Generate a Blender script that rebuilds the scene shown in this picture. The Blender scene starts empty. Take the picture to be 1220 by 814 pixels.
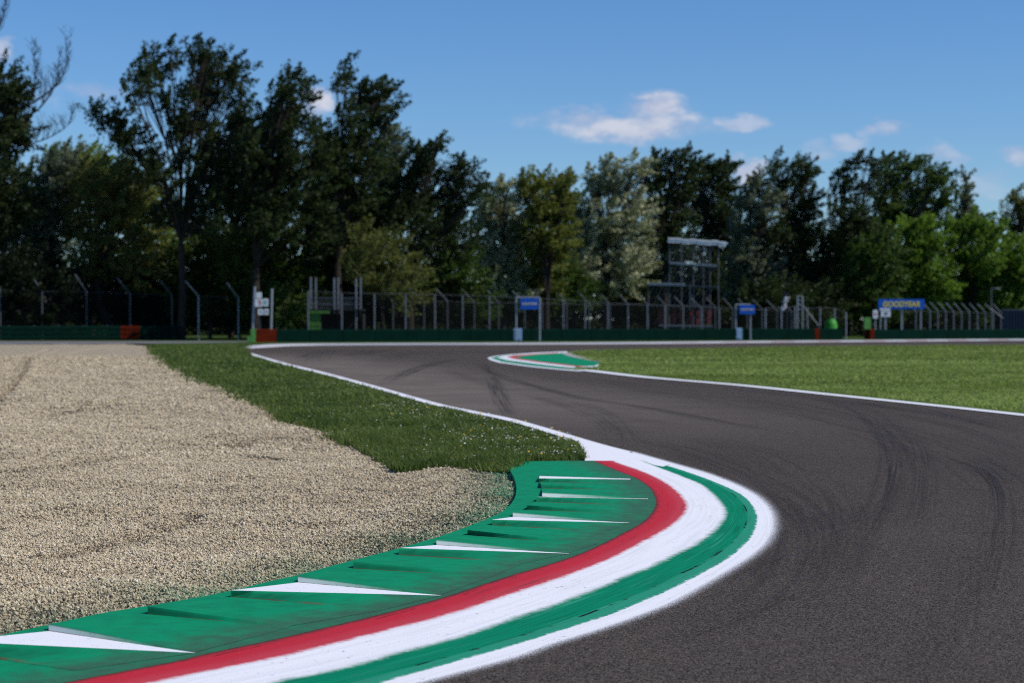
import bpy, math, random
import numpy as np
from mathutils import Vector
from mathutils.geometry import tessellate_polygon
R = math.radians
rng = np.random.default_rng(7); random.seed(7)
C = bpy.context.scene.collection
sc = bpy.context.scene

# ------------------------------------------------------------------ camera model (1220 x 814 photograph, lens 65 mm)
F = 2203.0; CAMH = 1.7; HOR = 380.0
TH = math.atan((407 - HOR) / F)                     # pitch down
def ray(px, py):
    x = (px - 610) / F; u = -(py - 407) / F
    return x, math.cos(TH) + u * math.sin(TH), u * math.cos(TH) - math.sin(TH)
def G(px, py, z=0.0):                               # ground point seen at a photo position
    x, y, w = ray(px, py); t = (z - CAMH) / w
    return (x * t, y * t, z)
def P(px, py, D):                                   # point at depth D seen at a photo position
    x, y, w = ray(px, py); t = D / y
    return (x * t, D, CAMH + w * t)
def Gs(l, z=0.0): return np.array([G(a, b, z) for a, b in l])

# ------------------------------------------------------------------ small helpers
def crom(pts, n):                                   # smooth curve through points, n samples of equal arc length
    p = np.asarray(pts, float); q = np.vstack([2 * p[0] - p[1], p, 2 * p[-1] - p[-2]]); o = []
    for i in range(len(p) - 1):
        a, b, c, d = q[i:i + 4]
        t = np.linspace(0, 1, 24, endpoint=False)[:, None]
        o.append(.5 * ((2 * b) + (c - a) * t + (2 * a - 5 * b + 4 * c - d) * t ** 2 + (3 * b - a - 3 * c + d) * t ** 3))
    o.append(p[-1:]); o = np.vstack(o)
    s = np.r_[0, np.cumsum(np.linalg.norm(np.diff(o, axis=0), axis=1))]
    u = np.linspace(0, s[-1], n)
    return np.stack([np.interp(u, s, o[:, k]) for k in range(o.shape[1])], 1)
def inpoly(x, y, poly):
    poly = np.asarray(poly)[:, :2]; r = np.zeros(x.shape, bool); j = len(poly) - 1
    for i in range(len(poly)):
        xi, yi = poly[i]; xj, yj = poly[j]
        c = ((yi > y) != (yj > y)) & (x < (xj - xi) * (y - yi) / (yj - yi + 1e-12) + xi)
        r ^= c; j = i
    return r
def segdist(x, y, line):                            # distance to a polyline
    line = np.asarray(line)[:, :2]; d = np.full(x.shape, 1e9)
    for a, b in zip(line[:-1], line[1:]):
        v = b - a; L = v @ v + 1e-12
        t = np.clip(((x - a[0]) * v[0] + (y - a[1]) * v[1]) / L, 0, 1)
        d = np.minimum(d, np.hypot(x - a[0] - t * v[0], y - a[1] - t * v[1]))
    return d
def vnoise(x, y, s, seed=0):                        # value noise for terrain heights
    x = x / s + seed * 17.3; y = y / s + seed * 9.1
    xi = np.floor(x).astype(int); yi = np.floor(y).astype(int); fx = x - xi; fy = y - yi
    h = lambda a, b: (np.sin(a * 127.1 + b * 311.7 + seed * 74.7) * 43758.5453) % 1.0
    fx = fx * fx * (3 - 2 * fx); fy = fy * fy * (3 - 2 * fy)
    return (h(xi, yi) * (1 - fx) + h(xi + 1, yi) * fx) * (1 - fy) + (h(xi, yi + 1) * (1 - fx) + h(xi + 1, yi + 1) * fx) * fy - .5
def link(name, me, parent=None):
    o = bpy.data.objects.new(name, me); C.objects.link(o)
    if parent: o.parent = parent
    return o
def npmesh(name, v, faces, mat, parent=None, attrs=None, smooth=False, mi=None):
    """faces: one array (n,k) or list of such arrays"""
    if not isinstance(faces, list): faces = [faces]
    me = bpy.data.meshes.new(name); v = np.asarray(v, np.float32)
    me.vertices.add(len(v)); me.vertices.foreach_set('co', v.ravel())
    idx = np.concatenate([f.ravel() for f in faces]); cnt = np.concatenate([np.full(len(f), f.shape[1]) for f in faces])
    me.loops.add(len(idx)); me.loops.foreach_set('vertex_index', idx.astype(np.int32))
    me.polygons.add(len(cnt)); st = np.r_[0, np.cumsum(cnt)[:-1]]
    me.polygons.foreach_set('loop_start', st.astype(np.int32))
    me.polygons.foreach_set('use_smooth', np.full(len(cnt), smooth))
    for m in (mat if isinstance(mat, list) else [mat]): me.materials.append(m)
    if mi is not None: me.polygons.foreach_set('material_index', np.asarray(mi, np.int32))
    for k, a in (attrs or {}).items():
        a = np.asarray(a, np.float32)
        if a.ndim == 1: me.attributes.new(k, 'FLOAT', 'POINT').data.foreach_set('value', a)
        else: me.attributes.new(k, 'FLOAT_COLOR', 'POINT').data.foreach_set('color', a.ravel())
    me.update(calc_edges=True); me.validate()
    return link(name, me, parent)
class MB:                                           # collects boxes, tubes, polygons into one mesh
    def __init__(s): s.v = []; s.f = []
    def add(s, v, f):
        n = len(s.v); s.v += [tuple(p) for p in v]; s.f += [tuple(i + n for i in q) for q in f]
    def box(s, c, d, rz=0):
        x, y, z = [k / 2 for k in d]; cs, sn = math.cos(rz), math.sin(rz)
        v = [(c[0] + a * x * cs - b * y * sn, c[1] + a * x * sn + b * y * cs, c[2] + e * z) for a in (-1, 1) for b in (-1, 1) for e in (-1, 1)]
        s.add(v, [(0, 1, 3, 2), (4, 6, 7, 5), (0, 4, 5, 1), (2, 3, 7, 6), (0, 2, 6, 4), (1, 5, 7, 3)])
    def tube(s, pts, r, n=8):
        pts = [Vector(p) for p in pts]; r = r if hasattr(r, '__len__') else [r] * len(pts); V = []
        for i, p in enumerate(pts):
            t = (pts[min(i + 1, len(pts) - 1)] - pts[max(i - 1, 0)]).normalized()
            a = t.cross(Vector((0, 0, 1)) if abs(t.z) < .9 else Vector((0, 1, 0))).normalized(); b = t.cross(a)
            V += [p + (a * math.cos(2 * math.pi * k / n) + b * math.sin(2 * math.pi * k / n)) * r[i] for k in range(n)]
        f = [(i * n + k, i * n + (k + 1) % n, (i + 1) * n + (k + 1) % n, (i + 1) * n + k) for i in range(len(pts) - 1) for k in range(n)]
        f += [tuple(range(n)), tuple(range((len(pts) - 1) * n, len(pts) * n))[::-1]]
        s.add(V, f)
    def prism(s, prof, p0, p1):                     # (out, up) profile swept from p0 to p1
        p0 = Vector(p0); p1 = Vector(p1); t = (p1 - p0); t.z = 0; t.normalize(); o = Vector((t.y, -t.x, 0)); n = len(prof)
        v = [p + o * a + Vector((0, 0, b)) for p in (p0, p1) for a, b in prof]
        s.add(v, [(k, (k + 1) % n, n + (k + 1) % n, n + k) for k in range(n)] + [tuple(range(n))[::-1], tuple(range(n, 2 * n))])
    def build(s, name, mat, parent=None, smooth=False):
        me = bpy.data.meshes.new(name); off = parent.location if parent else Vector((0, 0, 0))
        p = parent
        if p and p.parent: off = p.parent.location
        me.from_pydata([Vector(v) - off for v in s.v], [], s.f); me.materials.append(mat); me.validate(); me.update()
        if smooth:
            for q in me.polygons: q.use_smooth = True
        return link(name, me, parent)
def tag(o, label=None, cat=None, group=None, kind=None):
    if label: o['label'] = label
    if cat: o['category'] = cat
    if group: o['group'] = group
    if kind: o['kind'] = kind
    return o
def empty(name, loc, label, cat, group=None):
    o = bpy.data.objects.new(name, None); C.objects.link(o); o.location = loc; o.empty_display_size = .2
    return tag(o, label, cat, group)

# ------------------------------------------------------------------ node helper
class N:
    def __init__(s, name):
        s.m = bpy.data.materials.new(name); s.m.use_nodes = True; s.t = s.m.node_tree; s.t.nodes.clear()
        s.o = s.t.nodes.new('ShaderNodeOutputMaterial')
    def n(s, typ, ins=None, **kw):
        d = s.t.nodes.new(typ)
        for k, v in kw.items(): setattr(d, k, v)
        for k, v in (ins or {}).items(): s.set(d.inputs[k], v)
        return d
    def set(s, i, v):
        if isinstance(v, bpy.types.NodeSocket): s.t.links.new(v, i)
        elif isinstance(v, bpy.types.Node): s.t.links.new(v.outputs[0], i)
        else:
            if i.type == 'RGBA' and len(v) == 3: v = (*v, 1)
            i.default_value = v
    def math(s, op, a, b=0.0, c=0.0, clamp=False):
        d = s.n('ShaderNodeMath', {0: a, 1: b, 2: c}, operation=op); d.use_clamp = clamp; return d.outputs[0]
    def sm(s, x, lo, hi):                           # smoothstep
        return s.n('ShaderNodeMapRange', {0: x, 1: lo, 2: hi, 3: 0.0, 4: 1.0}, interpolation_type='SMOOTHSTEP').outputs[0]
    def mix(s, f, a, b, blend='MIX'):
        d = s.n('ShaderNodeMix', data_type='RGBA', blend_type=blend); s.set(d.inputs[0], f); s.set(d.inputs[6], a); s.set(d.inputs[7], b); return d.outputs[2]
    def pos(s, scale=(1, 1, 1)):
        g = s.n('ShaderNodeNewGeometry')
        return s.n('ShaderNodeVectorMath', {0: g.outputs['Position'], 1: scale}, operation='MULTIPLY').outputs[0]
    def noise(s, v, scale, detail=3, rough=.55):
        return s.n('ShaderNodeTexNoise', {'Vector': v, 'Scale': scale, 'Detail': detail, 'Roughness': rough}).outputs[0]
    def voro(s, v, scale, out=0, **kw):
        return s.n('ShaderNodeTexVoronoi', {'Vector': v, 'Scale': scale}, **kw).outputs[out]
    def attr(s, name, out='Fac'): return s.n('ShaderNodeAttribute', attribute_name=name).outputs[out]
    def comb(s, x, y, z=0.0): return s.n('ShaderNodeCombineXYZ', {0: x, 1: y, 2: z}).outputs[0]
    def bump(s, h, st, d=.01): return s.n('ShaderNodeBump', {'Height': h, 'Strength': st, 'Distance': d}).outputs[0]
    def bsdf(s, col, rough=.8, nrm=None, metal=0.0, spec=.3):
        d = s.n('ShaderNodeBsdfPrincipled', {'Base Color': col, 'Roughness': rough, 'Metallic': metal, 'Specular IOR Level': spec})
        if nrm is not None: s.set(d.inputs['Normal'], nrm)
        return d.outputs[0]
    def out(s, sh): s.set(s.o.inputs[0], sh); return s.m
    def alpha(s, f, sh):
        t = s.n('ShaderNodeBsdfTransparent'); d = s.n('ShaderNodeMixShader'); s.set(d.inputs[0], f); s.set(d.inputs[1], t.outputs[0]); s.set(d.inputs[2], sh); return d.outputs[0]
def paint(name, col, rough=.6, metal=0.0, var=.25, sc_=3.0, spec=.3):
    n = N(name); p = n.pos()
    f = n.noise(p, sc_, 4); g = n.noise(p, sc_ * 9, 3)
    f = n.math('ADD', n.math('MULTIPLY', f, .7), n.math('MULTIPLY', g, .3))
    c = n.mix(n.sm(f, .3, .7), [k * (1 - var) for k in col], [min(1, k * (1 + var * .6)) for k in col])
    return n.out(n.bsdf(c, rough, n.bump(g, .15, .004), metal, spec))

GREEN = (.002, .225, .110); RED = (.50, .024, .04); WHITE = (.80, .80, .83)
# ---- asphalt
def m_asphalt():
    n = N('asphalt'); p = n.pos()
    big = n.noise(p, .09, 3); mid = n.noise(p, .55, 4); st = n.noise(n.pos((.25, 1.1, 1)), .8, 4)
    fine = n.noise(p, 105, 2, .7); cell = n.voro(p, 130); grain = n.noise(p, 230, 1)
    c = n.mix(n.sm(big, .35, .65), (.045, .0355, .031), (.076, .060, .051))
    c = n.mix(n.sm(mid, .35, .75), c, (.053, .042, .037))
    s3 = n.n('ShaderNodeSeparateXYZ', {0: p}); o_ = n.math('ADD', n.math('ADD', s3.outputs[0], n.math('MULTIPLY', n.math('SUBTRACT', s3.outputs[1], 31.5), .22)), n.math('MULTIPLY', big, 3.0))
    du = n.math('MULTIPLY', n.math('MULTIPLY', n.sm(o_, 9.0, 2.0), n.sm(s3.outputs[1], 22, 40)), n.sm(s3.outputs[1], 100, 72))   # pale dust off the racing line
    c = n.mix(n.math('MULTIPLY', n.sm(st, .5, .75), .35), c, (.038, .032, .030))
    c = n.mix(n.math('MULTIPLY', n.sm(fine, .50, .66), .9), c, (.155, .132, .114))
    c = n.mix(n.math('MULTIPLY', n.sm(fine, .50, .36), .9), c, (.010, .009, .010))
    c = n.mix(n.math('MULTIPLY', n.sm(grain, .62, .70), .75), c, (.26, .24, .22))
    ag = n.n('ShaderNodeSeparateColor', {0: n.voro(p, 118, 1)}).outputs[0]
    c = n.mix(n.math('MULTIPLY', n.sm(ag, .55, .98), .75), c, (.19, .165, .145)); c = n.mix(n.math('MULTIPLY', n.sm(ag, .38, .05), .85), c, (.008, .007, .007))
    c = n.mix(1.0, c, (.88, .86, .83), 'MULTIPLY')
    c = n.mix(n.math('MULTIPLY', du, .80), c, n.mix(n.sm(mid, .3, .75), (.185, .155, .130), (.135, .113, .096)))
    h = n.math('ADD', n.math('MULTIPLY', cell, .6), fine)
    return n.out(n.bsdf(c, .9, n.bump(h, .8, .005), 0, .08))
M = {}
M['asphalt'] = m_asphalt()
# ---- painted kerb bands (u runs across the bands, v along in metres)
def m_bands():
    n = N('kerb_paint'); u = n.attr('u'); v = n.attr('v'); p = n.pos()
    w = n.noise(p, 28, 3, .7); w2 = n.noise(p, 6, 3); fine = n.noise(p, 140, 2, .7)
    uu = n.math('ADD', u, n.math('ADD', n.math('MULTIPLY', n.math('SUBTRACT', w, .5), .18), n.math('MULTIPLY', n.math('SUBTRACT', w2, .5), .14)))
    st = n.noise(n.comb(n.math('MULTIPLY', u, 9.0), n.math('MULTIPLY', v, .55)), 1.0, 5, .65)      # wear along the kerb
    st2 = n.noise(n.comb(n.math('MULTIPLY', u, 34.0), n.math('MULTIPLY', v, 1.3)), 1.0, 3, .6)
    wh = n.mix(n.math('MULTIPLY', n.sm(st, .42, .72), .45), WHITE, (.55, .57, .60))
    wh = n.mix(n.math('MULTIPLY', n.sm(fine, .62, .75), .35), wh, (.45, .46, .48))
    gr = n.mix(n.sm(st2, .40, .72), GREEN, (.002, .130, .070))
    gr = n.mix(n.math('MULTIPLY', n.sm(st, .54, .74), .5), gr, (.07, .36, .26))
    gr = n.mix(n.math('MULTIPLY', n.sm(u, 1.34, 1.22), .38), gr, (.06, .36, .25))                  # thin coat outside the joint
    rd = n.mix(n.math('MULTIPLY', n.sm(st, .40, .75), .5), RED, (.36, .03, .05))
    rd = n.mix(n.math('MULTIPLY', n.sm(uu, 3.6, 3.1), .40), rd, (.54, .09, .115))                  # overspray of white
    rd = n.mix(n.math('MULTIPLY', n.sm(fine, .60, .75), .4), rd, (.56, .16, .18))
    c = n.mix(n.sm(uu, .95, 1.05), wh, gr)
    c = n.mix(n.sm(uu, 1.88, 2.12), c, wh)
    c = n.mix(n.sm(uu, 2.90, 3.10), c, rd)
    c = n.mix(n.sm(uu, 3.93, 4.12), c, (.02, .11, .06))
    # rubber rubbed in where red meets green
    rub = n.math('MULTIPLY', n.sm(n.math('ABSOLUTE', n.math('SUBTRACT', uu, 4.02)), .22, .0), .75)
    c = n.mix(rub, c, (.035, .03, .028))
    sc1 = n.noise(n.comb(n.math('MULTIPLY', u, 5.0), n.math('MULTIPLY', v, .8), 4.4), 1.0, 5, .7)
    c = n.mix(n.math('MULTIPLY', n.math('MULTIPLY', n.sm(sc1, .56, .70), n.sm(u, 2.7, 3.3)), .5), c, (.10, .035, .035))
    def joint(at, wd, lo, hi, seed):
        d = n.sm(n.math('ABSOLUTE', n.math('SUBTRACT', u, n.math('ADD', at, n.math('MULTIPLY', n.math('SUBTRACT', w2, .5), .05)))), wd, wd * .4)
        k = n.noise(n.comb(n.math('MULTIPLY', v, 1.5), seed), 1.0, 4, .75)
        return n.math('MULTIPLY', d, n.sm(k, lo, hi))
    c = n.mix(joint(1.29, .035, .50, .56, 3.0), c, (.008, .012, .012))
    c = n.mix(n.math('MULTIPLY', joint(3.80, .022, .50, .60, 8.0), .85), c, (.02, .006, .006))
    c = n.mix(n.math('MULTIPLY', n.math('MULTIPLY', n.sm(n.noise(p, 26, 3, .65), .64, .69), n.sm(w2, .46, .6)), .8), c, (.07, .065, .06))
    c = n.mix(n.math('MULTIPLY', n.math('MULTIPLY', n.sm(st2, .60, .72), n.sm(n.noise(p, 1.6, 3), .5, .62)), .45), c, (.06, .055, .055))   # scuffs
    # sprayed edge fading onto the asphalt
    a = n.math('MULTIPLY', n.sm(n.math('ADD', u, n.math('MULTIPLY', n.math('SUBTRACT', fine, .5), .9)), -.48, .14), 1.0)
    a2 = n.math('POWER', a, 3.2)
    return n.out(n.alpha(a2, n.bsdf(c, .75, n.bump(n.math('ADD', fine, n.math('MULTIPLY', n.voro(p, 95), .5)), .35, .004), 0, .05)))
M['bands'] = m_bands()
def m_tooth(name, kind):
    n = N(name); t = n.attr('t'); hh = n.attr('hh'); p = n.pos()
    fine = n.noise(p, 120, 2, .7); md = n.noise(p, 7, 4, .6); st = n.noise(n.pos((2.0, 20, 4)), 1.0, 4)
    g = n.mix(n.sm(md, .35, .7), (.003, .255, .112), (.004, .200, .090))
    g = n.mix(n.math('MULTIPLY', n.sm(st, .5, .75), .3), g, (.012, .19, .09))
    dirt = n.math('MULTIPLY', n.sm(n.math('ADD', t, n.math('MULTIPLY', n.math('SUBTRACT', md, .5), .5)), .56, 1.06), .85)
    dirt = n.math('MULTIPLY', dirt, n.sm(fine, .22, .62))
    g = n.mix(dirt, g, (.060, .068, .055))                                                          # tyre dust towards the red band
    if kind == 'white':
        g = n.mix(n.math('MULTIPLY', n.sm(st, .5, .8), .2), WHITE, (.62, .64, .66))
    if kind == 'spray':
        k = n.math('MULTIPLY', n.sm(n.math('ADD', t, n.math('MULTIPLY', n.math('SUBTRACT', fine, .5), .30)), .85, -.05), n.sm(hh, 1.02, .62))
        g = n.mix(n.math('MULTIPLY', k, .74), g, (.74, .78, .78))
    if kind in ('face', 'spray'):                                                                   # rusty dirt in the foot of each step
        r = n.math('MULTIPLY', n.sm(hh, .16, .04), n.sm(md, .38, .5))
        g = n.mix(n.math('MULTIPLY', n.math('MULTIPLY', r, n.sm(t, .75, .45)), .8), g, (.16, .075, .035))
    if kind == 'face': g = n.mix(n.math('MULTIPLY', n.sm(hh, 1.0, .5), n.sm(t, .7, .2)), g, n.mix(.5, g, (.004, .05, .022)))  # step faces coloured darker to stand in for their shade
    sp = n.math('MULTIPLY', n.sm(n.noise(p, 45, 2), .66, .72), .6)
    g = n.mix(sp, g, (.05, .05, .045))
    return n.out(n.bsdf(g, .7, n.bump(fine, .2, .003), 0, .08))
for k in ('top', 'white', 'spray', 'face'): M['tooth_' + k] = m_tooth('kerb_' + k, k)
# ---- gravel, soil, grass
def m_gravel():
    n = N('gravel'); p = n.pos()
    c1 = n.voro(p, 42, 1); d = n.voro(p, 42); big = n.noise(p, .35, 4)
    yv = n.n('ShaderNodeSeparateXYZ', {0: p}).outputs[1]; k1 = n.n('ShaderNodeSeparateColor', {0: c1}).outputs[0]
    c = n.mix(n.sm(yv, 38, 70), n.mix(k1, (.10, .085, .06), (.26, .22, .16)), n.mix(k1, (.27, .222, .152), (.50, .42, .295)))  # near sheet dark for the shaded gaps between stones, far colour includes their shadows
    c = n.mix(n.math('MULTIPLY', n.sm(big, .4, .7), .3), c, (.40, .34, .255))
    c = n.mix(n.math('MULTIPLY', n.sm(n.attr('gp'), .1, .9), .8), c, (.02, .20, .10))
    return n.out(n.bsdf(c, .95, n.bump(d, 1.0, .02), 0, .1))
M['gravel'] = m_gravel()
def m_stone():
    n = N('gravel_stone'); t = n.attr('tint'); g = n.attr('gp')
    r = n.n('ShaderNodeValToRGB', {0: t}); e = r.color_ramp.elements
    e[0].position = 0; e[0].color = (.15, .125, .095, 1); e[1].position = 1; e[1].color = (.74, .655, .49, 1)
    for q, col in ((.14, (.36, .29, .195)), (.45, (.535, .445, .305)), (.7, (.575, .485, .34)), (.86, (.51, .41, .26))):
        k = e.new(q); k.color = (*col, 1)
    c = n.mix(g, r.outputs[0], (.02, .21, .105))
    return n.out(n.bsdf(c, .92, None, 0, .06))
M['stone'] = m_stone()
def m_soil(name, a, b, c_, s1=.5):
    n = N(name); p = n.pos()
    f = n.noise(p, s1, 5); g = n.noise(p, s1 * 14, 4, .65); l = n.noise(n.pos((.06, .55, 1)), 1.0, 3)
    c = n.mix(n.sm(f, .35, .68), a, b); c = n.mix(n.math('MULTIPLY', n.sm(g, .42, .72), .75), c, c_)
    c = n.mix(n.math('MULTIPLY', n.sm(l, .50, .70), .45), c, [k * 1.55 for k in b])
    return n.out(n.bsdf(c, .95, n.bump(g, 1.0, .05), 0, .05))
M['ground'] = m_soil('rough_grass', (.035, .05, .016), (.05, .065, .02), (.06, .055, .025))
M['turf'] = m_soil('turf', (.030, .055, .012), (.045, .085, .016), (.075, .10, .028), .4)
M['service'] = paint('grey_grit', (.16, .16, .17), .9, sc_=1.0)
def m_leaf(name, a, b, tr=.45, rough=.55, spec=.25):
    n = N(name); t = n.attr('tint')
    c = n.mix(t, a, b)
    d = n.bsdf(c, rough, None, 0, spec); x = n.n('ShaderNodeBsdfTranslucent', {0: n.mix(.5, c, [b[0] * 1.35, b[1] * 1.4, b[2] * .8])})
    m = n.n('ShaderNodeMixShader'); n.set(m.inputs[0], tr); n.set(m.inputs[1], d); n.set(m.inputs[2], x.outputs[0])
    return n.out(m.outputs[0])
M['blade'] = m_leaf('grass_blade', (.036, .072, .012), (.165, .215, .055), .4)
M['blade_in'] = m_leaf('mown_grass_blade', (.125, .170, .036), (.31, .38, .11), .4)
M['turf_in'] = m_soil('mown_turf', (.045, .085, .016), (.085, .14, .026), (.13, .16, .05), .25)
M['petal'] = paint('flower_petal', (.75, .75, .70), .7); M['petal_y'] = paint('yellow_petal', (.70, .48, .02), .7)
LEAF = dict(dark=((.015, .029, .011), (.054, .082, .024)), black=((.008, .016, .008), (.018, .032, .012)), mid=((.030, .056, .013), (.095, .155, .030)),
            bright=((.055, .110, .014), (.20, .32, .042)), olive=((.065, .082, .022), (.19, .205, .055)),
            silver=((.085, .108, .045), (.56, .57, .37)), gold=((.075, .095, .018), (.22, .24, .055)), grey=((.055, .078, .046), (.22, .255, .18)), lime=((.14, .19, .03), (.28, .34, .07)))
for k, (a, b) in LEAF.items(): M['leaf_' + k] = m_leaf('leaf_' + k, a, b, .44 if k != 'silver' else .25, .5)
def m_bark():
    n = N('bark'); p = n.pos((3, 3, .6)); f = n.noise(p, 4, 4)
    return n.out(n.bsdf(n.mix(n.sm(f, .35, .7), (.020, .016, .013), (.060, .052, .044)), .9, n.bump(f, .8, .03), 0, .1))
M['bark'] = m_bark()
M['steel'] = paint('galvanised_steel', (.30, .33, .37), .45, .35, .2)
M['mid_steel'] = paint('weathered_steel', (.17, .19, .22), .55, .3, .3)
M['dull_steel'] = paint('dull_steel', (.10, .115, .135), .55, .3, .3)
M['rail_green'] = paint('guardrail_green', (.002, .020, .014), .85, spec=.04)
M['wall_green'] = paint('barrier_green', (.0012, .017, .012), .9, sc_=1.2, spec=.04)
M['orange'] = paint('barrier_orange', (.085, .011, .004), .85, spec=.04)
M['hut_green'] = paint('hut_green', (.075, .19, .04), .8, spec=.1); M['hut_dark'] = paint('hut_dark', (.012, .014, .016), .9)
M['lightgreen'] = paint('post_green', (.12, .34, .08), .7); M['lime'] = paint('lime_plastic', (.025, .22, .014), .6)
M['blue'] = paint('banner_blue', (.005, .10, .52), .5, var=.08); M['yellow'] = paint('banner_yellow', (.85, .70, .02), .5, var=.05); M['cream'] = paint('banner_cream', (.85, .72, .40), .5, var=.05)
M['paleblue'] = paint('pale_blue_panel', (.30, .45, .62), .5, var=.1); M['white'] = paint('white_panel', (.80, .82, .85), .5, var=.08)
M['red'] = paint('red_print', (.6, .04, .03), .5, var=.1); M['teal'] = paint('teal_print', (.05, .42, .33), .5, var=.1); M['navy'] = paint('navy_sheet', (.012, .022, .05), .6)
M['seat_red'] = paint('red_seat', (.22, .03, .035), .6); M['black'] = paint('black_print', (.02, .02, .025), .6)
M['concrete'] = paint('concrete', (.36, .35, .33), .9, sc_=2)
M['cloth'] = paint('white_cloth', (.50, .51, .54), .9)
def m_net():
    n = N('wire_netting'); p = n.pos(); s = n.n('ShaderNodeSeparateXYZ', {0: p}); h = n.math('ADD', s.outputs[0], n.math('MULTIPLY', s.outputs[1], .3))
    def ln(a): return n.math('LESS_THAN', n.math('FRACT', n.math('MULTIPLY', a, 9.0)), .065)
    m = n.math('MAXIMUM', ln(n.math('ADD', h, s.outputs[2])), ln(n.math('SUBTRACT', h, s.outputs[2])))
    return n.out(n.alpha(m, n.bsdf((.014, .016, .018), .8, None, 0, .05)))
M['net'] = m_net()
def m_rubber():
    n = N('tyre_rubber'); a = n.attr('a'); v = n.attr('v'); s = n.attr('s'); e = n.attr('e')
    k = n.noise(n.comb(n.math('ADD', n.math('MULTIPLY', a, 2.6), n.math('MULTIPLY', s, 37.0)), n.math('MULTIPLY', v, .05), s), 3.0, 4, .7)
    f = n.math('MULTIPLY', n.sm(n.math('ABSOLUTE', a), 1.0, .25), n.sm(k, .40, .66))
    f = n.math('MULTIPLY', n.math('MULTIPLY', f, e), n.math('MULTIPLY', n.math('POWER', s, 1.3), .80))
    return n.out(n.alpha(f, n.bsdf((.014, .013, .015), .75, None, 0, .2)))
M['rubber'] = m_rubber()
def m_line():
    n = N('line_paint'); p = n.pos(); f = n.noise(p, 90, 3, .7); g = n.noise(p, 1.3, 3)
    c = n.mix(n.math('MULTIPLY', n.sm(g, .5, .75), .3), WHITE, (.6, .6, .62)); a = n.attr('a')
    al = n.math('POWER', n.sm(n.math('ADD', n.math('ABSOLUTE', a), n.math('MULTIPLY', n.math('SUBTRACT', f, .5), .5)), 1.05, .62), 1.3)
    return n.out(n.alpha(al, n.bsdf(c, .75, None, 0, .15)))
M['line'] = m_line()

# ------------------------------------------------------------------ the kerb curves, read from the photograph
c0 = [(752,538),(805,553),(843,564),(881,579),(905,593),(919,609),(922,626),(916,642),(902,657),(871,678),(810,713),(772,729.5),(714,750),(660,766.5),(610,784),(503,813),(367,850)]
c1 = [(765,548),(798.5,556),(829.5,566),(860.5,578),(884.6,590),(897.5,603.7),(902,617.5),(898,635),(886,650),(866,666.5),(843,679.5),(810,697),(772,714),(720.5,734.7),(672,750),(605,771),(555,785),(452,814),(320,850)]
c2 = [(765,548.6),(781,555.5),(812,567.5),(836.4,578),(853.6,593.4),(863,605.5),(863,617.5),(850,633),(826,650),(805.5,659.7),(767.5,678.7),(755,682),(696.5,707),(605,739),(555,756.7),(503,770.5),(405,797),(320.6,814),(160,850)]
c3 = [(730,549),(740,553),(771,564),(797,578),(812.4,591.7),(818.4,602),(815.8,610.6),(802,624.5),(777,639.5),(740,659),(720.6,668.4),(675.8,685.6),(605,709),(537.8,730.8),(405,765),(320.6,785),(200,809),(35,850)]
c4 = [(706,549),(735,561),(756,569.3),(773.5,581.3),(780.5,593),(781,602),(774.5,614),(762.4,624.5),(740,636.5),(729,642.5),(689.5,660.7),(643,676),(605,687),(555,703.3),(520.5,714.5),(451.6,732.6),(405,744),(320.6,763.6),(251.6,778),(205,789),(86,812),(-95,850)]
cE = [(600,550),(612,568),(615,587),(606.5,603),(586,616),(529,637.5),(476,653),(400,673),(360,684),(320,693),(275,704),(235,712),(176,722),(120,731),(60,744),(0,757),(-100,780),(-330,832)]
ZB = [.005, .009, .018, .028, .032]; ZT = .034
NR = 240
bc = [crom(Gs(c, z), NR) for c, z in zip((c0, c1, c2, c3, c4), ZB)]
edgeE = crom(Gs(cE, ZT), NR)
# left white line and track edge
lineL = [(290,417.3),(293,420),(302.5,423.2),(337.6,433.3),(378,443),(437.7,459),(513.5,480.4),(560,490.5),(612,501.5),(706,529),(745,539)]
farK = [(291,416.8),(300,415.3),(324,413.6),(365,412),(480,411.4),(600,411),(760,410),(900,408.6),(1050,407.3),(1220,405.8),(1500,404.5)]
inLow = [(583,428),(594,431.3),(629,435.4),(667,439),(706,442.3),(770,450),(880,459.5),(1000,472),(1110,483.5),(1220,495.5),(1400,516),(1700,552)]
inUp = [(583,426),(600,422.6),(640,420),(700,417.6),(800,415.8),(950,413.6),(1220,410.8),(1500,409)]

root_kerb = empty('race_kerb', G(700, 640, 0), 'near green, white and red painted kerb with raised sawtooth steps beside the gravel', 'kerb')
def rel(v, o): return np.asarray(v) - np.array(o.location)
# bands ribbon
cols = []; us = []
out0 = bc[0].copy(); tng = np.gradient(bc[0], axis=0); nrm = np.stack([-tng[:, 1], tng[:, 0], 0 * tng[:, 0]], 1); nrm /= np.linalg.norm(nrm, axis=1)[:, None]
if ((bc[0] - bc[2]) * nrm).sum() < 0: nrm = -nrm
ext = bc[0] + nrm * .26; ext[:, 2] = .0042
rows = [ext] + bc
for b in range(5):
    k = 6
    for j in range(k + (b == 4)):
        f = j / k; cols.append(rows[b] * (1 - f) + rows[b + 1] * f); us.append(b - 1 + f)
V = np.stack(cols, 1); U = np.array(us); vv = np.r_[0, np.cumsum(np.linalg.norm(np.diff(bc[2], axis=0), axis=1))]
nc = len(us); I = np.arange(NR - 1)[:, None] * nc + np.arange(nc - 1)[None]
quads = np.stack([I, I + 1, I + 1 + nc, I + nc], -1).reshape(-1, 4)[:, ::-1]
npmesh('painted_band', rel(V.reshape(-1, 3), root_kerb), quads, M['bands'], root_kerb, {'u': np.tile(U, NR), 'v': np.repeat(vv, nc)}, True)
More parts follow.
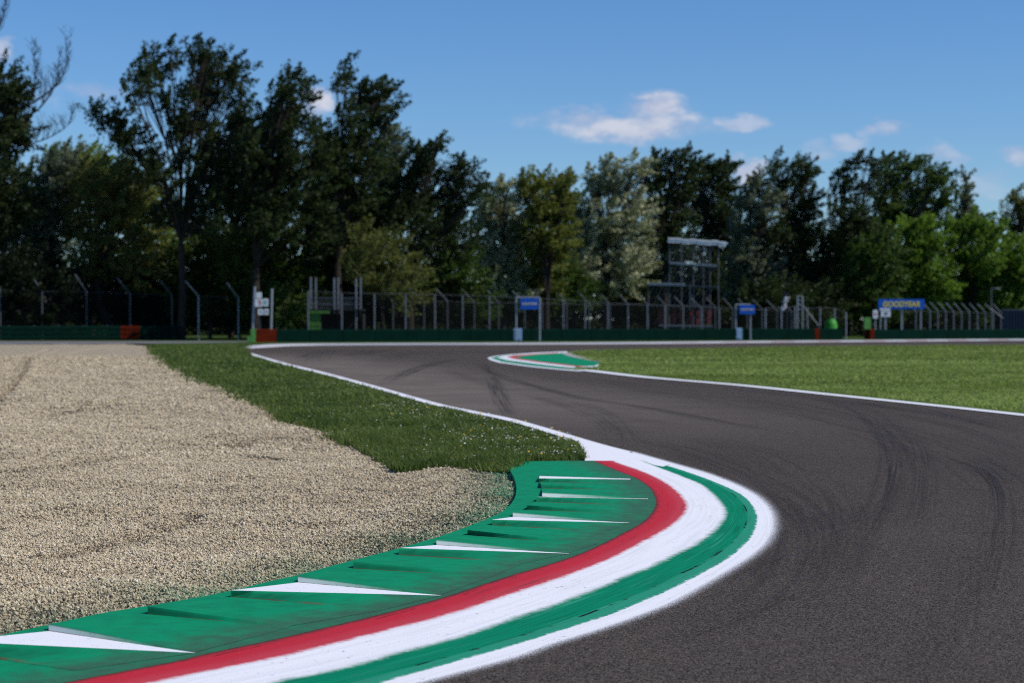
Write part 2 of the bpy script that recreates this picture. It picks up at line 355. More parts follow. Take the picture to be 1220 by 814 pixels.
# white apron where the kerb begins
def flat(name, px, z, mat, parent=None, attrs=None, pts=None):
    v = pts if pts is not None else Gs(px, z)
    tris = np.array(tessellate_polygon([[Vector(p) for p in v]]))
    n0 = np.cross(v[tris[:, 1]] - v[tris[:, 0]], v[tris[:, 2]] - v[tris[:, 0]])[:, 2]
    tris = np.where((n0 < 0)[:, None], tris[:, ::-1], tris)
    return npmesh(name, rel(v, parent) if parent else v, tris, mat, parent, attrs)
flat('apron', [(688,526),(706,527.5),(725,532),(760,541.5),(800,553),(790,556),(768,552),(738,556),(722,552),(697,550.5),(697,545),(692,536)], .0165, M['line'], root_kerb)
# flat green base between red band and gravel, with a skirt down into the gravel
A = bc[4].copy(); A[:, 2] = ZT - .001; B = edgeE; NB = 14
fr = np.linspace(0, 1, NB)
V = A[:, None] * (1 - fr[None, :, None]) + B[:, None] * fr[None, :, None]
sk = edgeE.copy(); sk[:, 2] = -.12
V = np.concatenate([V, sk[:, None]], 1); nb = NB + 1
I = np.arange(NR - 1)[:, None] * nb + np.arange(nb - 1)[None]
quads = np.stack([I, I + 1, I + 1 + nb, I + nb], -1).reshape(-1, 4)
npmesh('base_slab', rel(V.reshape(-1, 3), root_kerb), quads[:, ::-1], M['tooth_top'], root_kerb, {'t': np.tile(np.r_[1 - fr, 0], NR), 'hh': np.ones(nb * NR)})
# sawtooth steps: crest left/right, base left/right in the photograph
S = [((-60,764),(232,778),(-60,777),(90,799),'f'), ((58,743),(233,777),(58,752),(233,777.9),'s'), ((176,722.5),(345,746),(176,732),(345,747.6),'f'),
     ((275,703.5),(525,709.6),(276,711.5),(455,727),'f'), ((355,686.5),(525,708.6),(355,694),(525,709.4),'s'), ((421,669),(590,685.4),(421,677.5),(585,687.2),'f'),
     ((475,653),(678,659.6),(475,661.5),(625,671),'f'), ((520,643),(678,658.8),(520,649.5),(678,659.4),'s'), ((557,631.5),(712,648),(557,637.5),(705,650),'f'),
     ((586,619.3),(750,623),(586,626),(722,634),'f'), ((611,610.2),(750,622.2),(611,616),(750,622.8),'s'), ((628,602),(764,611),(628,607.6),(760,613),'f'),
     ((639,592.2),(772,594.6),(639,598),(768,603),'f'), ((646,586.6),(772,593.6),(646,592),(772,594.2),'s'), ((645,577),(764,580.5),(645,582.2),(762,584),'f'),
     ((642,570),(751,571.3),(642,574.6),(752,576),'f')]
HT = .041; nt = 10; fr = np.linspace(0, 1, nt)
def gl(l, r, z0, z1):
    a = np.array(G(*l, z0)); b = np.array(G(*r, z1)); return a[None] * (1 - fr[:, None]) + b[None] * fr[:, None]
V = []; Q = []; MI = []; T = []; H = []
def addgrid(a, b, mi, ha, hb):
    n = len(V); V.extend(list(a) + list(b)); T.extend(list(fr) * 2); H.extend([ha] * nt + [hb] * nt)
    for k in range(nt - 1): Q.append((n + k, n + k + 1, n + nt + k + 1, n + nt + k)); MI.append(mi)
for i, (cl, cr, bl, br, ty) in enumerate(S):
    cre = gl(cl, cr, ZT + HT * (.80 if ty == 's' else 1), ZT + .0012); bas = gl(bl, br, ZT + .0006, ZT + .0006)
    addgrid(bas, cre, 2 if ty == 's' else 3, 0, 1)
    if i + 1 < len(S): nl, nr_ = S[i + 1][2], S[i + 1][3]; white = S[i + 1][4] == 's'
    else: nl, nr_ = (643, 567.3), (751, 570.6); white = True
    nbz = gl(nl, nr_, ZT + .0006, ZT + .0006)
    if i + 1 < len(S) and not white and S[i+1][4] == 'f':   # ramp of plain step ends at the base of the next face
        pass
    addgrid(cre, nbz, 1 if white else 0, 1, 1)
    n = len(V); g = cre[0].copy(); g[2] = ZT - .001; V.extend([cre[0], bas[0], nbz[0], g]); T.extend([0] * 4); H.extend([1] * 4)
    Q.append((n, n + 3, n + 1, n + 1)); MI.append(3); Q.append((n, n + 2, n + 3, n + 3)); MI.append(3)
tri = np.array([q[:3] for q in Q if q[2] == q[3]]); mt = [m for q, m in zip(Q, MI) if q[2] == q[3]]
qd = np.array([q for q in Q if q[2] != q[3]]); mq = [m for q, m in zip(Q, MI) if q[2] != q[3]]
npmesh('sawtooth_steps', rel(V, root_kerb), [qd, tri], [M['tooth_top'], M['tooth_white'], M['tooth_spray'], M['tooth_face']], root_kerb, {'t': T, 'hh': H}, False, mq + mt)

# ------------------------------------------------------------------ ground, road, gravel
Z = 1600.0
tag(npmesh('ground', [(-Z, -60, -.14), (Z, -60, -.14), (Z, 2 * Z, -.14), (-Z, 2 * Z, -.14)], np.array([[0, 1, 2, 3]]), M['ground']), kind='structure')
# asphalt: everything right of the white line, out to the far kerb
left = [tuple(p[:2]) for p in crom(Gs(lineL), 60)]
kb = [tuple(p[:2]) for p in ((bc[2] * .5 + bc[3] * .5)[10:])]
far = [tuple(p[:2]) for p in crom(Gs(farK), 60)]
poly = kb[::-1] + left[::-1] + far + [(160, far[-1][1]), (160, -20), (kb[-1][0] - .5, -20)]
flat('road', None, 0, M['asphalt'], pts=np.array([(a, b, 0.0) for a, b in poly]))
road = tag(bpy.data.objects['road'], kind='structure')
flat('far_verge', None, 0, M['turf'], pts=np.array([(a, b + .25, -.02) for a, b in far] + [(200, far[-1][1], -.02), (200, 230, -.02), (-120, 230, -.02), (-120, 134, -.02)] + [tuple(G(a, b, -.02)) for a, b in ((-200, 408.4), (150, 408.9), (200, 412.2), (285, 416.4))]))
tag(bpy.data.objects['far_verge'], kind='structure')
# service strip in front of the left guardrail
flat('service_path', [(-300,410.6),(120,409.8),(240,408.6),(305,407.6),(305,406.7),(200,406.6),(-300,406.8)], -.012, M['service']); tag(bpy.data.objects['service_path'], kind='structure')
# raised far kerb, white fading to red blocks on the right
def ribbon_line(name, pts, w, z, mat, parent=None, n=160, taper=None):
    c = crom(pts, n); t = np.gradient(c, axis=0); nn = np.stack([-t[:, 1], t[:, 0], 0 * t[:, 0]], 1); nn /= np.linalg.norm(nn, axis=1)[:, None]
    k = np.linspace(-1, 1, 7); ww = np.full(n, w) if taper is None else taper
    V = c[:, None] + nn[:, None] * (k[None, :, None] * ww[:, None, None] / 2); V[..., 2] = z
    I = np.arange(n - 1)[:, None] * 7 + np.arange(6)[None]
    q = np.stack([I, I + 1, I + 8, I + 7], -1).reshape(-1, 4)[:, ::-1]
    return npmesh(name, V.reshape(-1, 3), q, mat, parent, {'a': np.tile(k, n), 'v': np.repeat(np.linspace(0, 1, n), 7)})
n = N('far_kerb_paint'); p = n.pos(); s = n.n('ShaderNodeSeparateXYZ', {0: p}).outputs[0]
blk = n.math('LESS_THAN', n.math('FRACT', n.math('MULTIPLY', s, .27)), .5)
wr = n.mix(n.math('MULTIPLY', n.math('MULTIPLY', blk, n.sm(s, 6, 22)), .55), (.50, .50, .54), (.34, .22, .235))
M['farkerb'] = n.out(n.bsdf(n.mix(n.math('MULTIPLY', n.sm(n.noise(p, 1.2, 3), .45, .7), .3), wr, (.4, .4, .42)), .8))
fk = crom(Gs(farK), 160); pr = [(0.0, .0), (.0, .085), (.35, .10), (1.5, .11), (1.6, -.05)]
t = np.gradient(fk, axis=0); nn = np.stack([-t[:, 1], t[:, 0], 0 * t[:, 0]], 1); nn /= np.linalg.norm(nn, axis=1)[:, None]
if nn[100, 1] < 0: nn = -nn
ramp = np.clip(np.arange(160) / 12, .1, 1)
V = np.stack([fk + nn * a * np.clip(np.arange(160) / 25, .2, 1)[:, None] + np.array([0, 0, 1.0]) * (b * ramp)[:, None] for a, b in pr], 1)
I = np.arange(159)[:, None] * 5 + np.arange(4)[None]
o = npmesh('far_kerb', V.reshape(-1, 3), np.stack([I, I + 5, I + 6, I + 1], -1).reshape(-1, 4), M['farkerb'])
tag(o, 'low pale kerb running along the far side of the track, red blocks towards its right end', 'kerb')
o = ribbon_line('edge_line', Gs(lineL), .27, .004, M['line'], road, taper=np.interp(np.linspace(0, 1, 160), [0, .3, 1], [.42, .36, .25]))
# gravel trap
polyG = np.array([(a, b) for a, b, c in edgeE] + [(-40, 6), (-80, 30), (-80, 127)] + [tuple(G(150, 409.6)[:2])] + [tuple(G(*q)[:2]) for q in
        [(180,412),(190,425),(205,434),(232,448),(262,459),(290,468),(320,484),(345,501),(380,508),(400,518),(430,533),(470,556),(480,559),(520,556),(605,562)]])
ruts = [([(60,415),(34,424),(30,440),(14,460),(-20,490)], .10, -.05), ([(66,416),(42,426),(38,442),(22,464)], .12, .03), ([(0,501),(40,497),(90,490),(160,481),(260,472)], .12, -.045),
        ([(0,495),(90,484),(200,470)], .12, .02), ([(60,425),(110,415),(160,411)], .15, -.04), ([(280,532),(325,520)], .12, -.05), ([(230,610),(150,640),(60,660)], .09, -.03),
        ([(410,580),(470,585),(540,576)], .07, -.02), ([(0,560),(60,556),(140,545)], .14, -.03), ([(300,545),(345,548)], .05, .02)]
rutw = [(Gs(l), w, h) for l, w, h in ruts]
def gheight(x, y):
    z = -.035 + .06 * vnoise(x, y, 1.7, 1) + .05 * vnoise(x * .5, y, .6, 2) + .028 * vnoise(x, y, .22, 3) + .03 * vnoise(x + y * .6, y * .5 - x * .4, .5, 5)
    for l, w, h in rutw: z = z + 2.2 * h * np.exp(-(segdist(x, y, l) / w) ** 2)
    d = segdist(x, y, edgeE[::4])
    z = z + .085 * np.exp(-((d - .75) / .35) ** 2) * np.clip(1 - (y - 8) / 22, 0.15, 1)   # lip thrown up beside the kerb
    return np.where(d < .5, np.minimum(z, -.012 + d * .20 + 0 * z), z)
ys = np.concatenate([np.arange(6.5, 24, .075), np.geomspace(24, 132, 190)])
ang = np.linspace(-.42, .06, 300)
YY, AA = np.meshgrid(ys, ang, indexing='ij'); XX = YY * AA
inside = inpoly(XX, YY, polyG); dE = segdist(XX, YY, edgeE[::3])
keep = inside | ((dE < .25) & (YY < 24))
polyG2 = polyG
ZZ = gheight(XX, YY); ZZ = np.where(inside, ZZ, -.06)
gp = np.exp(-(dE / .16) ** 2)
I = np.arange(len(ys) - 1)[:, None] * len(ang) + np.arange(len(ang) - 1)[None]
km = keep[:-1, :-1] | keep[1:, :-1] | keep[:-1, 1:] | keep[1:, 1:]
q = np.stack([I, I + 1, I + 1 + len(ang), I + len(ang)], -1)[km]
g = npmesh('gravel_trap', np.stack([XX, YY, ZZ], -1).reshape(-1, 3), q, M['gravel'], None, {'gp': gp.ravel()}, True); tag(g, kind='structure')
# loose stones, dense where the camera can tell them apart
def scatter(poly, y0, y1, dens, amin=-.30, amax=.06, exact=False):
    A = (amax - amin) * (y1 ** 2 - y0 ** 2) / 2; k = int(A * dens)
    y = np.sqrt(rng.uniform(y0 ** 2, y1 ** 2, k)); x = y * rng.uniform(amin, amax, k)
    m = inpoly(x, y, poly); return x[m], y[m]
OCT = np.array([(1,0,0),(-1,0,0),(0,1,0),(0,-1,0),(0,0,1),(0,0,-1)], float); OF = np.array([(0,2,4),(2,1,4),(1,3,4),(3,0,4),(2,0,5),(1,2,5),(3,1,5),(0,3,5)])
xs, ysx, rs = [], [], []
for y0, y1, dn, r in ((8, 15, 8800, .0078), (15, 23, 5800, .0089), (23, 34, 2700, .0118), (34, 50, 1150, .0155), (50, 66, 420, .019), (66, 84, 90, .026)):
    x, y = scatter(polyG, y0, y1, dn); xs.append(x); ysx.append(y); rs.append(r * np.clip(rng.lognormal(0, .32, len(x)), .45, 2.1))
x = np.concatenate(xs); y = np.concatenate(ysx); r = np.concatenate(rs); k = len(x); print('stones', k)
def rotm(k):
    q_ = rng.normal(size=(k, 4)); q_ /= np.linalg.norm(q_, axis=1)[:, None]; w, a, b, c = q_.T
    return np.stack([np.stack([1 - 2 * (b*b + c*c), 2 * (a*b - c*w), 2 * (a*c + b*w)], -1), np.stack([2 * (a*b + c*w), 1 - 2 * (a*a + c*c), 2 * (b*c - a*w)], -1),
                     np.stack([2 * (a*c - b*w), 2 * (b*c + a*w), 1 - 2 * (a*a + b*b)], -1)], 1)
v = OCT[None] * (r[:, None] * rng.uniform(.6, 1.25, (k, 6)))[..., None]; v[:, :, 2] *= .8
v = np.einsum('kij,knj->kni', rotm(k), v)
z = gheight(x, y) + r * rng.uniform(.0, 1.7, k)
v += np.stack([x, y, z], -1)[:, None]
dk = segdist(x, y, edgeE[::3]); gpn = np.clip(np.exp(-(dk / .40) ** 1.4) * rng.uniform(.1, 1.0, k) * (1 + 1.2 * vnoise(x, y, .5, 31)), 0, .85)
tint = rng.beta(1.5, 1.3, k) + .22 * vnoise(x * .45 + y * .2, y * 1.5 - x * .3, .9, 41) + .16 * vnoise(x, y, 2.4, 42) + .02
for l, w_, h in rutw: tint = tint - .38 * np.exp(-(segdist(x, y, l) / (w_ * 1.5)) ** 2) * (h < 0)
tint = tint - .30 * np.exp(-((dk - .30) / .28) ** 2) * (1 + 1.2 * vnoise(x, y, .6, 44)); tint = np.clip(tint, 0, 1)  # stones on the bank by the kerb tinted darker as its shaded slope
fc = (OF[None] + (np.arange(k) * 6)[:, None, None]).reshape(-1, 3)
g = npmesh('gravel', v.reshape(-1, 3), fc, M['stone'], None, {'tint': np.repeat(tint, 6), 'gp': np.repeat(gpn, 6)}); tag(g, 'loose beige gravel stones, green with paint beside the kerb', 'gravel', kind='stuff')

# ------------------------------------------------------------------ grass
vg = [(296,418.5),(302,424.5),(337,435.5),(378,445.5),(437,461.8),(513,483.8),(600,503.2),(650,516),(689,527.5),(692,536),(697,547),(680,549.5),(625,551.5),(619,558),(607,563),(560,560),(520,558),(480,562),(468,560),(430,536),(400,521),(380,511),(345,504),(320,487),(290,471),(262,461),(230,449),(204,435),(188,425),(180,413.5),(220,411),(300,408.5),(310,411),(292,415)]
pv = Gs(vg, .012); flat('grass_verge', None, 0, M['turf'], pts=pv); tag(bpy.data.objects['grass_verge'], kind='structure')
infield_px = inLow[3:] + inUp[::-1][:-3] + [(676,420.3),(692,427.5),(716,431.6),(712,438)]
pi_ = Gs(infield_px, .012); flat('infield_lawn', None, 0, M['turf_in'], pts=pi_); tag(bpy.data.objects['infield_lawn'], kind='structure')
def blades(name, x, y, h, w, label, mat='blade'):
    k = len(x); a = rng.uniform(0, 2 * math.pi, k); ln = rng.normal(0, .45, (k, 2)); ln[:, 0] -= .1
    b = np.stack([x, y, np.full(k, .005)], -1); s = np.stack([np.cos(a), np.sin(a), 0 * a], -1) * (w / 2)[:, None]
    m = b + np.stack([ln[:, 0] * h * .35, ln[:, 1] * h * .35, h * .6], -1); t = b + np.stack([ln[:, 0] * h * .9, ln[:, 1] * h * .9, h * rng.uniform(.8, 1, k)], -1)
    V = np.stack([b - s, b + s, m + s * .8, m - s * .8, t], 1).reshape(-1, 3); i = np.arange(k)[:, None] * 5
    o = npmesh(name, V, [i + np.array([[0, 1, 2, 3]]), i + np.array([[3, 2, 4]])], M[mat], None, {'tint': np.repeat(np.clip(rng.normal(.45, .28, k) + .7 * vnoise(x, y, 1.3, 9) + .9 * vnoise(x, y, .35, 12) + (1.1 * vnoise(x * .35, y, 3.2, 21) + .7 * vnoise(x * .2, y, 9, 22) + np.interp(y, [34, 60, 75, 95], [.10, .12, -.10, -.35]) if mat == 'blade_in' else 0), 0, 1), 5)})
    return tag(o, label, 'grass', kind='stuff')
X, Y, Hh, W = [], [], [], []
for y0, y1, dn, h, w in ((19, 26, 2600, .085, .011), (26, 36, 1300, .085, .016), (36, 55, 420, .09, .028), (55, 115, 90, .10, .06)):
    x, y = scatter(pv, y0, y1, dn, -.32, .08); jj = np.clip(segdist(x, y, Gs(lineL)) - .4, 0, .9) * np.where(y < 24.5, .07, .25 if y0 < 36 else .5); x = x + rng.normal(0, 1, len(x)) * jj * .5; y = y + rng.normal(0, 1, len(y)) * jj * .5
    cl = 1 + .9 * vnoise(x, y, .8, 4) + .8 * vnoise(x, y, .25, 6)
    X.append(x); Y.append(y); Hh.append(h * np.clip(rng.normal(1, .3, len(x)), .4, 2) * cl * np.clip(.35 + segdist(x, y, Gs(lineL)) * .8, .35, 1)); W.append(np.full(len(x), w))
blades('verge_grass', *[np.concatenate(q) for q in (X, Y, Hh, W)], 'short green grass with daisies on the verge between gravel and track')
x, y = np.concatenate(X), np.concatenate(Y)
X, Y, Hh, W = [], [], [], []
for y0, y1, dn, h, w in ((31, 45, 420, .05, .026), (45, 70, 170, .055, .045), (70, 118, 50, .06, .08)):
    a, b = scatter(pi_, y0, y1, dn, -.02, .30); kk = segdist(a, b, Gs(inLow)) > .42 + .12 * rng.random(len(a)); a, b = a[kk], b[kk]; X.append(a); Y.append(b); Hh.append(h * np.clip(rng.normal(1, .35, len(a)), .4, 2) * (1 + .8 * vnoise(a, b, 2.5, 4))); W.append(np.full(len(a), w))
blades('infield_grass', *[np.concatenate(q) for q in (X, Y, Hh, W)], 'mown green grass covering the infield inside the bend', 'blade_in')
# ragged grass along the far verge
a = rng.uniform(-60, 62, 9000); b = rng.uniform(0, 5, 9000) + np.interp(a, fk[:, 0][12:], fk[:, 1][12:]) + 1.6
# daisies and buttercups: small flower heads
def flowers(name, x, y, hz, r, mat, label):
    k = len(x); A = rng.uniform(0, 6.28, k); tl = rng.normal(0, .35, (k, 2)); ci = np.arange(6) / 6 * 2 * math.pi
    ring = np.stack([np.cos(ci), np.sin(ci), 0 * ci], -1)[None] * r[:, None, None]
    ring = ring + np.stack([0 * ring[..., 0], 0 * ring[..., 0], ring[..., 0] * tl[:, :1] + ring[..., 1] * tl[:, 1:]], -1)
    c = np.stack([x, y, hz], -1)[:, None]
    V = np.concatenate([c + ring, c + np.array([0, 0, 1.0]) * (r * .6)[:, None, None]], 1).reshape(-1, 3); i = np.arange(k)[:, None, None] * 7
    f = np.array([(j, (j + 1) % 6, 6) for j in range(6)])[None] + i
    return tag(npmesh(name, V, f.reshape(-1, 3), mat), label, 'flowers', kind='stuff')
dl = segdist(x, y, Gs(lineL)); pr_ = np.exp(-(dl / 1.6) ** 2) * (y < 48) * (y > 19) * np.clip(.5 + 2.2 * vnoise(x, y, .7, 15), 0, 1) * .045 + .001
m = rng.random(len(x)) < pr_; flowers('daisies', x[m], y[m], rng.uniform(.06, .12, m.sum()), rng.uniform(.006, .0125, m.sum()), M['petal'], 'small white daisies scattered in the verge grass')
m = rng.random(len(x)) < pr_ * .08; flowers('buttercups', x[m], y[m], rng.uniform(.07, .13, m.sum()), rng.uniform(.010, .02, m.sum()), M['petal_y'], 'small yellow flowers scattered in the verge grass')

# ------------------------------------------------------------------ infield kerb (layers of paint round the tip)
ki = empty('race_kerb', G(640, 430, 0), 'far green, white and red kerb at the pointed tip of the infield grass', 'kerb')
lay = [('outer_line', [(580.5,426.5),(590,424.2),(612,422),(640,420.3),(675,418.8),(680,420.5),(720,434),(719,440.5),(690,442.5),(667,440.6),(629,436.8),(594,432),(584,429)], .006, 'white'),
       ('green_band', [(585,426.6),(592,424.8),(615,422.6),(650,421),(690,436),(682,440.4),(667,439.3),(629,435.4),(598,431)], .010, 'tooth_top'),
       ('white_band', [(592,426.2),(600,424.4),(620,422.6),(655,420.4),(660,421),(690,434),(684,438.4),(667,436.8),(635,433.2),(604,429.2)], .014, 'white'),
       ('red_band', [(604,425.4),(612,423.5),(640,421.6),(664,420.3),(700,434),(691,437.2),(675,435.5),(640,431.5),(612,427.6)], .018, 'red'),
       ('green_field', [(611,425.4),(640,422.4),(672,420.6),(690,427.4),(716,432.2),(709,435.4),(688,436.0),(678,434.6),(645,431.0),(622,427.8)], .022, 'tooth_top')]
for nm, px, z, m in lay:
    v = Gs(px, z); flat(nm, None, z, M[m], ki, {'t': np.zeros(len(px)), 'hh': np.ones(len(px))}, pts=v)
o = ribbon_line('edging', np.vstack([Gs([(674,421),(682,424.5),(700,428.5),(717,431.4)])]), .5, .03, M['concrete'], None, 30); o.parent = ki; o.location = -Vector(ki.location)
lowline = ribbon_line('edge_line', Gs([(690,441.2),(706,442.6),(770,450),(880,459.5),(1000,472),(1110,483.5),(1220,495.5),(1400,516)]), .3, .016, M['line'], road, taper=np.interp(np.linspace(0, 1, 160), [0, .3, 1], [.6, .5, .34]))
# worn soil strip by the infield edge
# ------------------------------------------------------------------ tyre marks on the asphalt
SK = [([(640,462),(700,475),(760,484),(820,494),(880,506),(930,514),(965,519)], .10, .9), ([(950,462),(1030,474),(1120,492),(1220,520)], .14, .6), ([(880,470),(960,482),(1030,500),(1075,530),(1090,570)], .12, .45), ([(1040,510),(1058,545),(1058,590),(1035,640)], .10, .45), ([(1128,545),(1160,556),(1182,575),(1190,600)], .14, .6), ([(572,432),(585,443),(610,453),(650,464),(700,476),(760,484),(870,505),(965,520)], .55, .75), ([(583,447),(590,462),(599,482),(609,497)], .45, .8), ([(590,447),(599,464),(608,484),(617,499)], .3, .35),
      ([(455,459),(468,451),(485,444),(505,437),(530,430),(560,427)], .8, .8), ([(360,428),(368,422),(385,418),(420,416)], 1.6, .5), ([(374,432),(380,424),(400,419),(440,416)], 1.6, .45),
      ([(425,425),(440,419),(480,416.5),(540,415)], 2.2, .5), ([(460,432),(475,423),(520,418)], 1.8, .35), ([(530,440),(545,446),(580,458),(620,470)], .7, .4), ([(620,470),(650,478),(690,490),(720,505),(735,528)], .5, .4),
      ([(690,478),(720,492),(745,512),(755,532)], .5, .35), ([(640,472),(700,487),(760,500),(860,515)], .8, .35), ([(890,462),(960,473),(1010,487),(1045,510),(1063,540),(1060,580),(1040,620),(1000,680)], .5, .52),
      ([(905,461),(980,473),(1040,490),(1085,520),(1100,560),(1090,620),(1060,690)], .40, .40), ([(1000,476),(1060,486),(1130,496),(1220,515)], .6, .6), ([(1040,488),(1100,500),(1160,515),(1230,545)], .5, .45),
      ([(1130,545),(1165,556),(1186,575),(1193,600),(1190,650),(1170,730)], .40, .52), ([(1150,545),(1185,556),(1220,580)], .4, .5), ([(1030,536),(1090,537),(1130,539)], .12, .55), ([(1115,583),(1150,583),(1187,586.5)], .05, 1.0),
      ([(1128,633),(1170,635),(1225,632)], .05, .8), ([(1195,604),(1210,607),(1230,611)], .06, 1.0), ([(880,585),(920,600),(950,630),(940,680),(880,740)], .9, .35), ([(960,560),(1000,590),(1010,640),(970,720)], .7, .30),
      ([(930,640),(1000,620),(1080,600),(1180,590)], .8, .22), ([(820,520),(900,540),(960,570)], 1.2, .25), ([(700,520),(800,530),(880,560),(960,620),(940,700)], 1.4, .32), ([(1090,640),(1140,660),(1130,760),(1080,840)], .5, .30),
      ([(640,421),(580,420),(500,419)], 3.0, .35), ([(600,445),(640,446),(720,456),(860,475),(1000,500),(1130,540),(1250,620)], 2.2, .36), ([(705,443),(800,456),(900,466),(1010,479),(1130,494),(1240,508)], 1.2, .30),
      ([(800,700),(860,690),(940,660)], .25, .25), ([(770,770),(860,745),(960,700)], .3, .3), ([(740,540),(790,540),(850,552),(930,590),(960,640)], .7, .30)]
V = []; Q = []; at = {'a': [], 'v': [], 's': [], 'e': []}; n0 = 0
for i, (l, w, s_) in enumerate(SK):
    zz = .0006 + .00009 * (i % 30); c = crom(Gs(l, zz), 60); t = np.gradient(c, axis=0); nn = np.stack([-t[:, 1], t[:, 0], 0 * t[:, 0]], 1); nn /= np.linalg.norm(nn, axis=1)[:, None] + 1e-9
    k = np.linspace(-1, 1, 7); v = c[:, None] + nn[:, None] * k[None, :, None] * w / 2; V.append(v.reshape(-1, 3))
    I = np.arange(59)[:, None] * 7 + np.arange(6)[None] + n0; Q.append(np.stack([I, I + 1, I + 8, I + 7], -1).reshape(-1, 4)); n0 += 420
    L = np.r_[0, np.cumsum(np.linalg.norm(np.diff(c, axis=0), axis=1))]; u = np.linspace(0, 1, 60)
    at['a'].append(np.tile(k, 60)); at['v'].append(np.repeat(L + i * 31, 7)); at['s'].append(np.full(420, s_)); at['e'].append(np.repeat(np.clip(np.minimum(u, 1 - u) * 5, 0, 1), 7))
tag(npmesh('tyre_marks', np.concatenate(V), np.concatenate(Q)[:, ::-1], M['rubber'], None, {k: np.concatenate(v) for k, v in at.items()}), kind='structure')

# ------------------------------------------------------------------ guardrails and barriers
WB = [(-.04, 0), (.05, .05), (.05, .11), (0, .155), (.05, .20), (.05, .26), (-.04, .31)]
WP = WB + [(-.07, .31), (-.07, 0)]
def gp_(px, D): return Vector(P(px, 400, D)[:2] + (-.02,))
def guardrail(name, x0, D0, x1, D1, label, sec):
    a, b = gp_(x0, D0), gp_(x1, D1); r = empty(name, a, label, 'guardrail'); d = b - a
    def seg(nm, s, e, mat):
        for i in range(3):
            m = MB(); m.prism(WP, a + d * s + Vector((0, 0, .12 + i * .36)), a + d * e + Vector((0, 0, .12 + i * .36))); m.build(nm, mat, r)
    u = lambda px: max(0, min(1, (px - x0) / (x1 - x0)))
    seg('rail', 0, u(sec[0]), M['rail_green']); seg('orange_rail', u(sec[0]) + .0006, u(sec[1]), M['orange']); seg('rail', u(sec[1]) + .0006, 1, M['rail_green'])
    for k in range(14):
        m = MB(); p = a + d * (k + .4) / 14.5; m.box((p.x, p.y + .22, .58), (.12, .16, 1.2)); m.build('post', M['dull_steel'], r)
guardrail('guardrail', -220, 139, 215, 149, 'dark green three-rail guardrail behind the gravel trap with an orange section', (139, 163))
def wall(x0, D0, x1, D1, label, sections, h=.92):
    a, b = gp_(x0, D0), gp_(x1, D1); d = b - a; r = empty('safety_barrier', a, label, 'barrier')
    t = Vector((d.x, d.y, 0)).normalized(); back = Vector((-t.y, t.x, 0))
    prof = [(.0, 0), (.0, h - .05), (-.05, h), (-.75, h), (-.8, h - .05), (-.8, 0)]
    for s, e, nm, mat, dz in sections:
        p, q = a + d * (s - x0) / (x1 - x0), a + d * (e - x0) / (x1 - x0); k = max(1, int((q - p).length / 2.5)); m = MB()
        for i in range(k):
            g0 = p + (q - p) * (i / k); g1 = p + (q - p) * ((i + 1) / k) - t * .035
            m.prism([(o_, z_ + dz * (z_ > .1)) for o_, z_ in prof], g0, g1)
        m.build(nm, mat, r)
    return r
wr1 = wall(303, 135, 1005, 153, 'long dark green barrier across the far side of the bend, orange left end', [(305, 327, 'orange_block', M['orange'], .04), (327, 967, 'belt_wall', M['wall_green'], 0), (967, 973.5, 'orange_block', M['orange'], 0), (973.5, 1005, 'belt_wall', M['wall_green'], 0)])
m = MB(); c = gp_(301.5, 135); m.box((c.x, c.y + .3, .48), (.34, .7, .96)); m.box((c.x - .28, c.y + .2, .2), (.26, .5, .40)); m.build('end_post', M['lightgreen'], wr1)
wr2 = wall(1037, 155, 1420, 172, 'low dark green barrier under the large blue banner, orange block at its left end', [(1037, 1042, 'orange_block', M['orange'], .05), (1042, 1420, 'belt_wall', M['wall_green'], 0)], .8)
def panel(px0, px1, D, label):
    a, b = gp_(px0, D), gp_(px1, D); r = empty('light_panel', ((a.x + b.x) / 2, D, 0), label, 'panel'); w = b.x - a.x
    m = MB(); m.box(((a.x + b.x) / 2, D, .50), (w, .22, .96)); m.build('board', M['paleblue'], r)
    m = MB(); m.box(((a.x + b.x) / 2, D - .13, .5), (w * .8, .03, .7)); m.build('raised_face', M['paleblue'], r)
panel(612, 622, 141.2, 'pale blue panel in the dark green barrier below the left small banner')
panel(877, 884, 148, 'pale blue panel in the dark green barrier below the right small banner')

# ------------------------------------------------------------------ catch fences
def fence(label, posts, mat, net=True, rr=.065, zb=-.05):
    """posts: (foot px, knee py, D, tip px or None, tip py)"""
    p0 = posts[0]; b0 = gp_(p0[0], p0[2]); r = empty('catch_fence', b0, label, 'fence'); top = []; tip = []; bot = []
    for px, ky, D, tx, ty in posts:
        k = Vector(P(px, ky, D)); pts = [Vector((k.x, k.y, zb)), k]
        if tx is not None: q = Vector(P(tx, ty, D - .7)); pts.append(q); tip.append(q)
        m = MB(); m.tube(pts, rr, 6); m.build('post', mat, r); top.append(k); bot.append(Vector((k.x, k.y, zb + .03)))
    if net:
        m = MB(); n = len(top); V = bot + top
        m.add([v + Vector((0, -.08, 0)) for v in V], [(i, i + 1, n + i + 1, n + i) for i in range(n - 1)]); m.build('wire_netting', M['net'], r)
        m = MB(); [m.tube([top[i] + Vector((0, -.05, 0)), top[i + 1] + Vector((0, -.05, 0))], .012, 4) for i in range(n - 1)]; m.build('cable', M['dull_steel'], r)
    return r
fence('tall bent-top mesh fence behind the green guardrail beside the gravel', [(-60, 344, 146, -78, 322), (0, 345, 147, -15, 324), (50, 347, 148, 35, 326), (103, 348, 149, 89, 327), (155, 350, 150, 139, 331), (205, 352, 151, 190, 334)], M['dull_steel'])
fence('bent-top mesh fence between the guardrail end and the board of notices', [(236.5, 353, 148, 221, 335), (284, 355, 150, 270, 337), (329, 354, 152, 312, 338)], M['steel'])
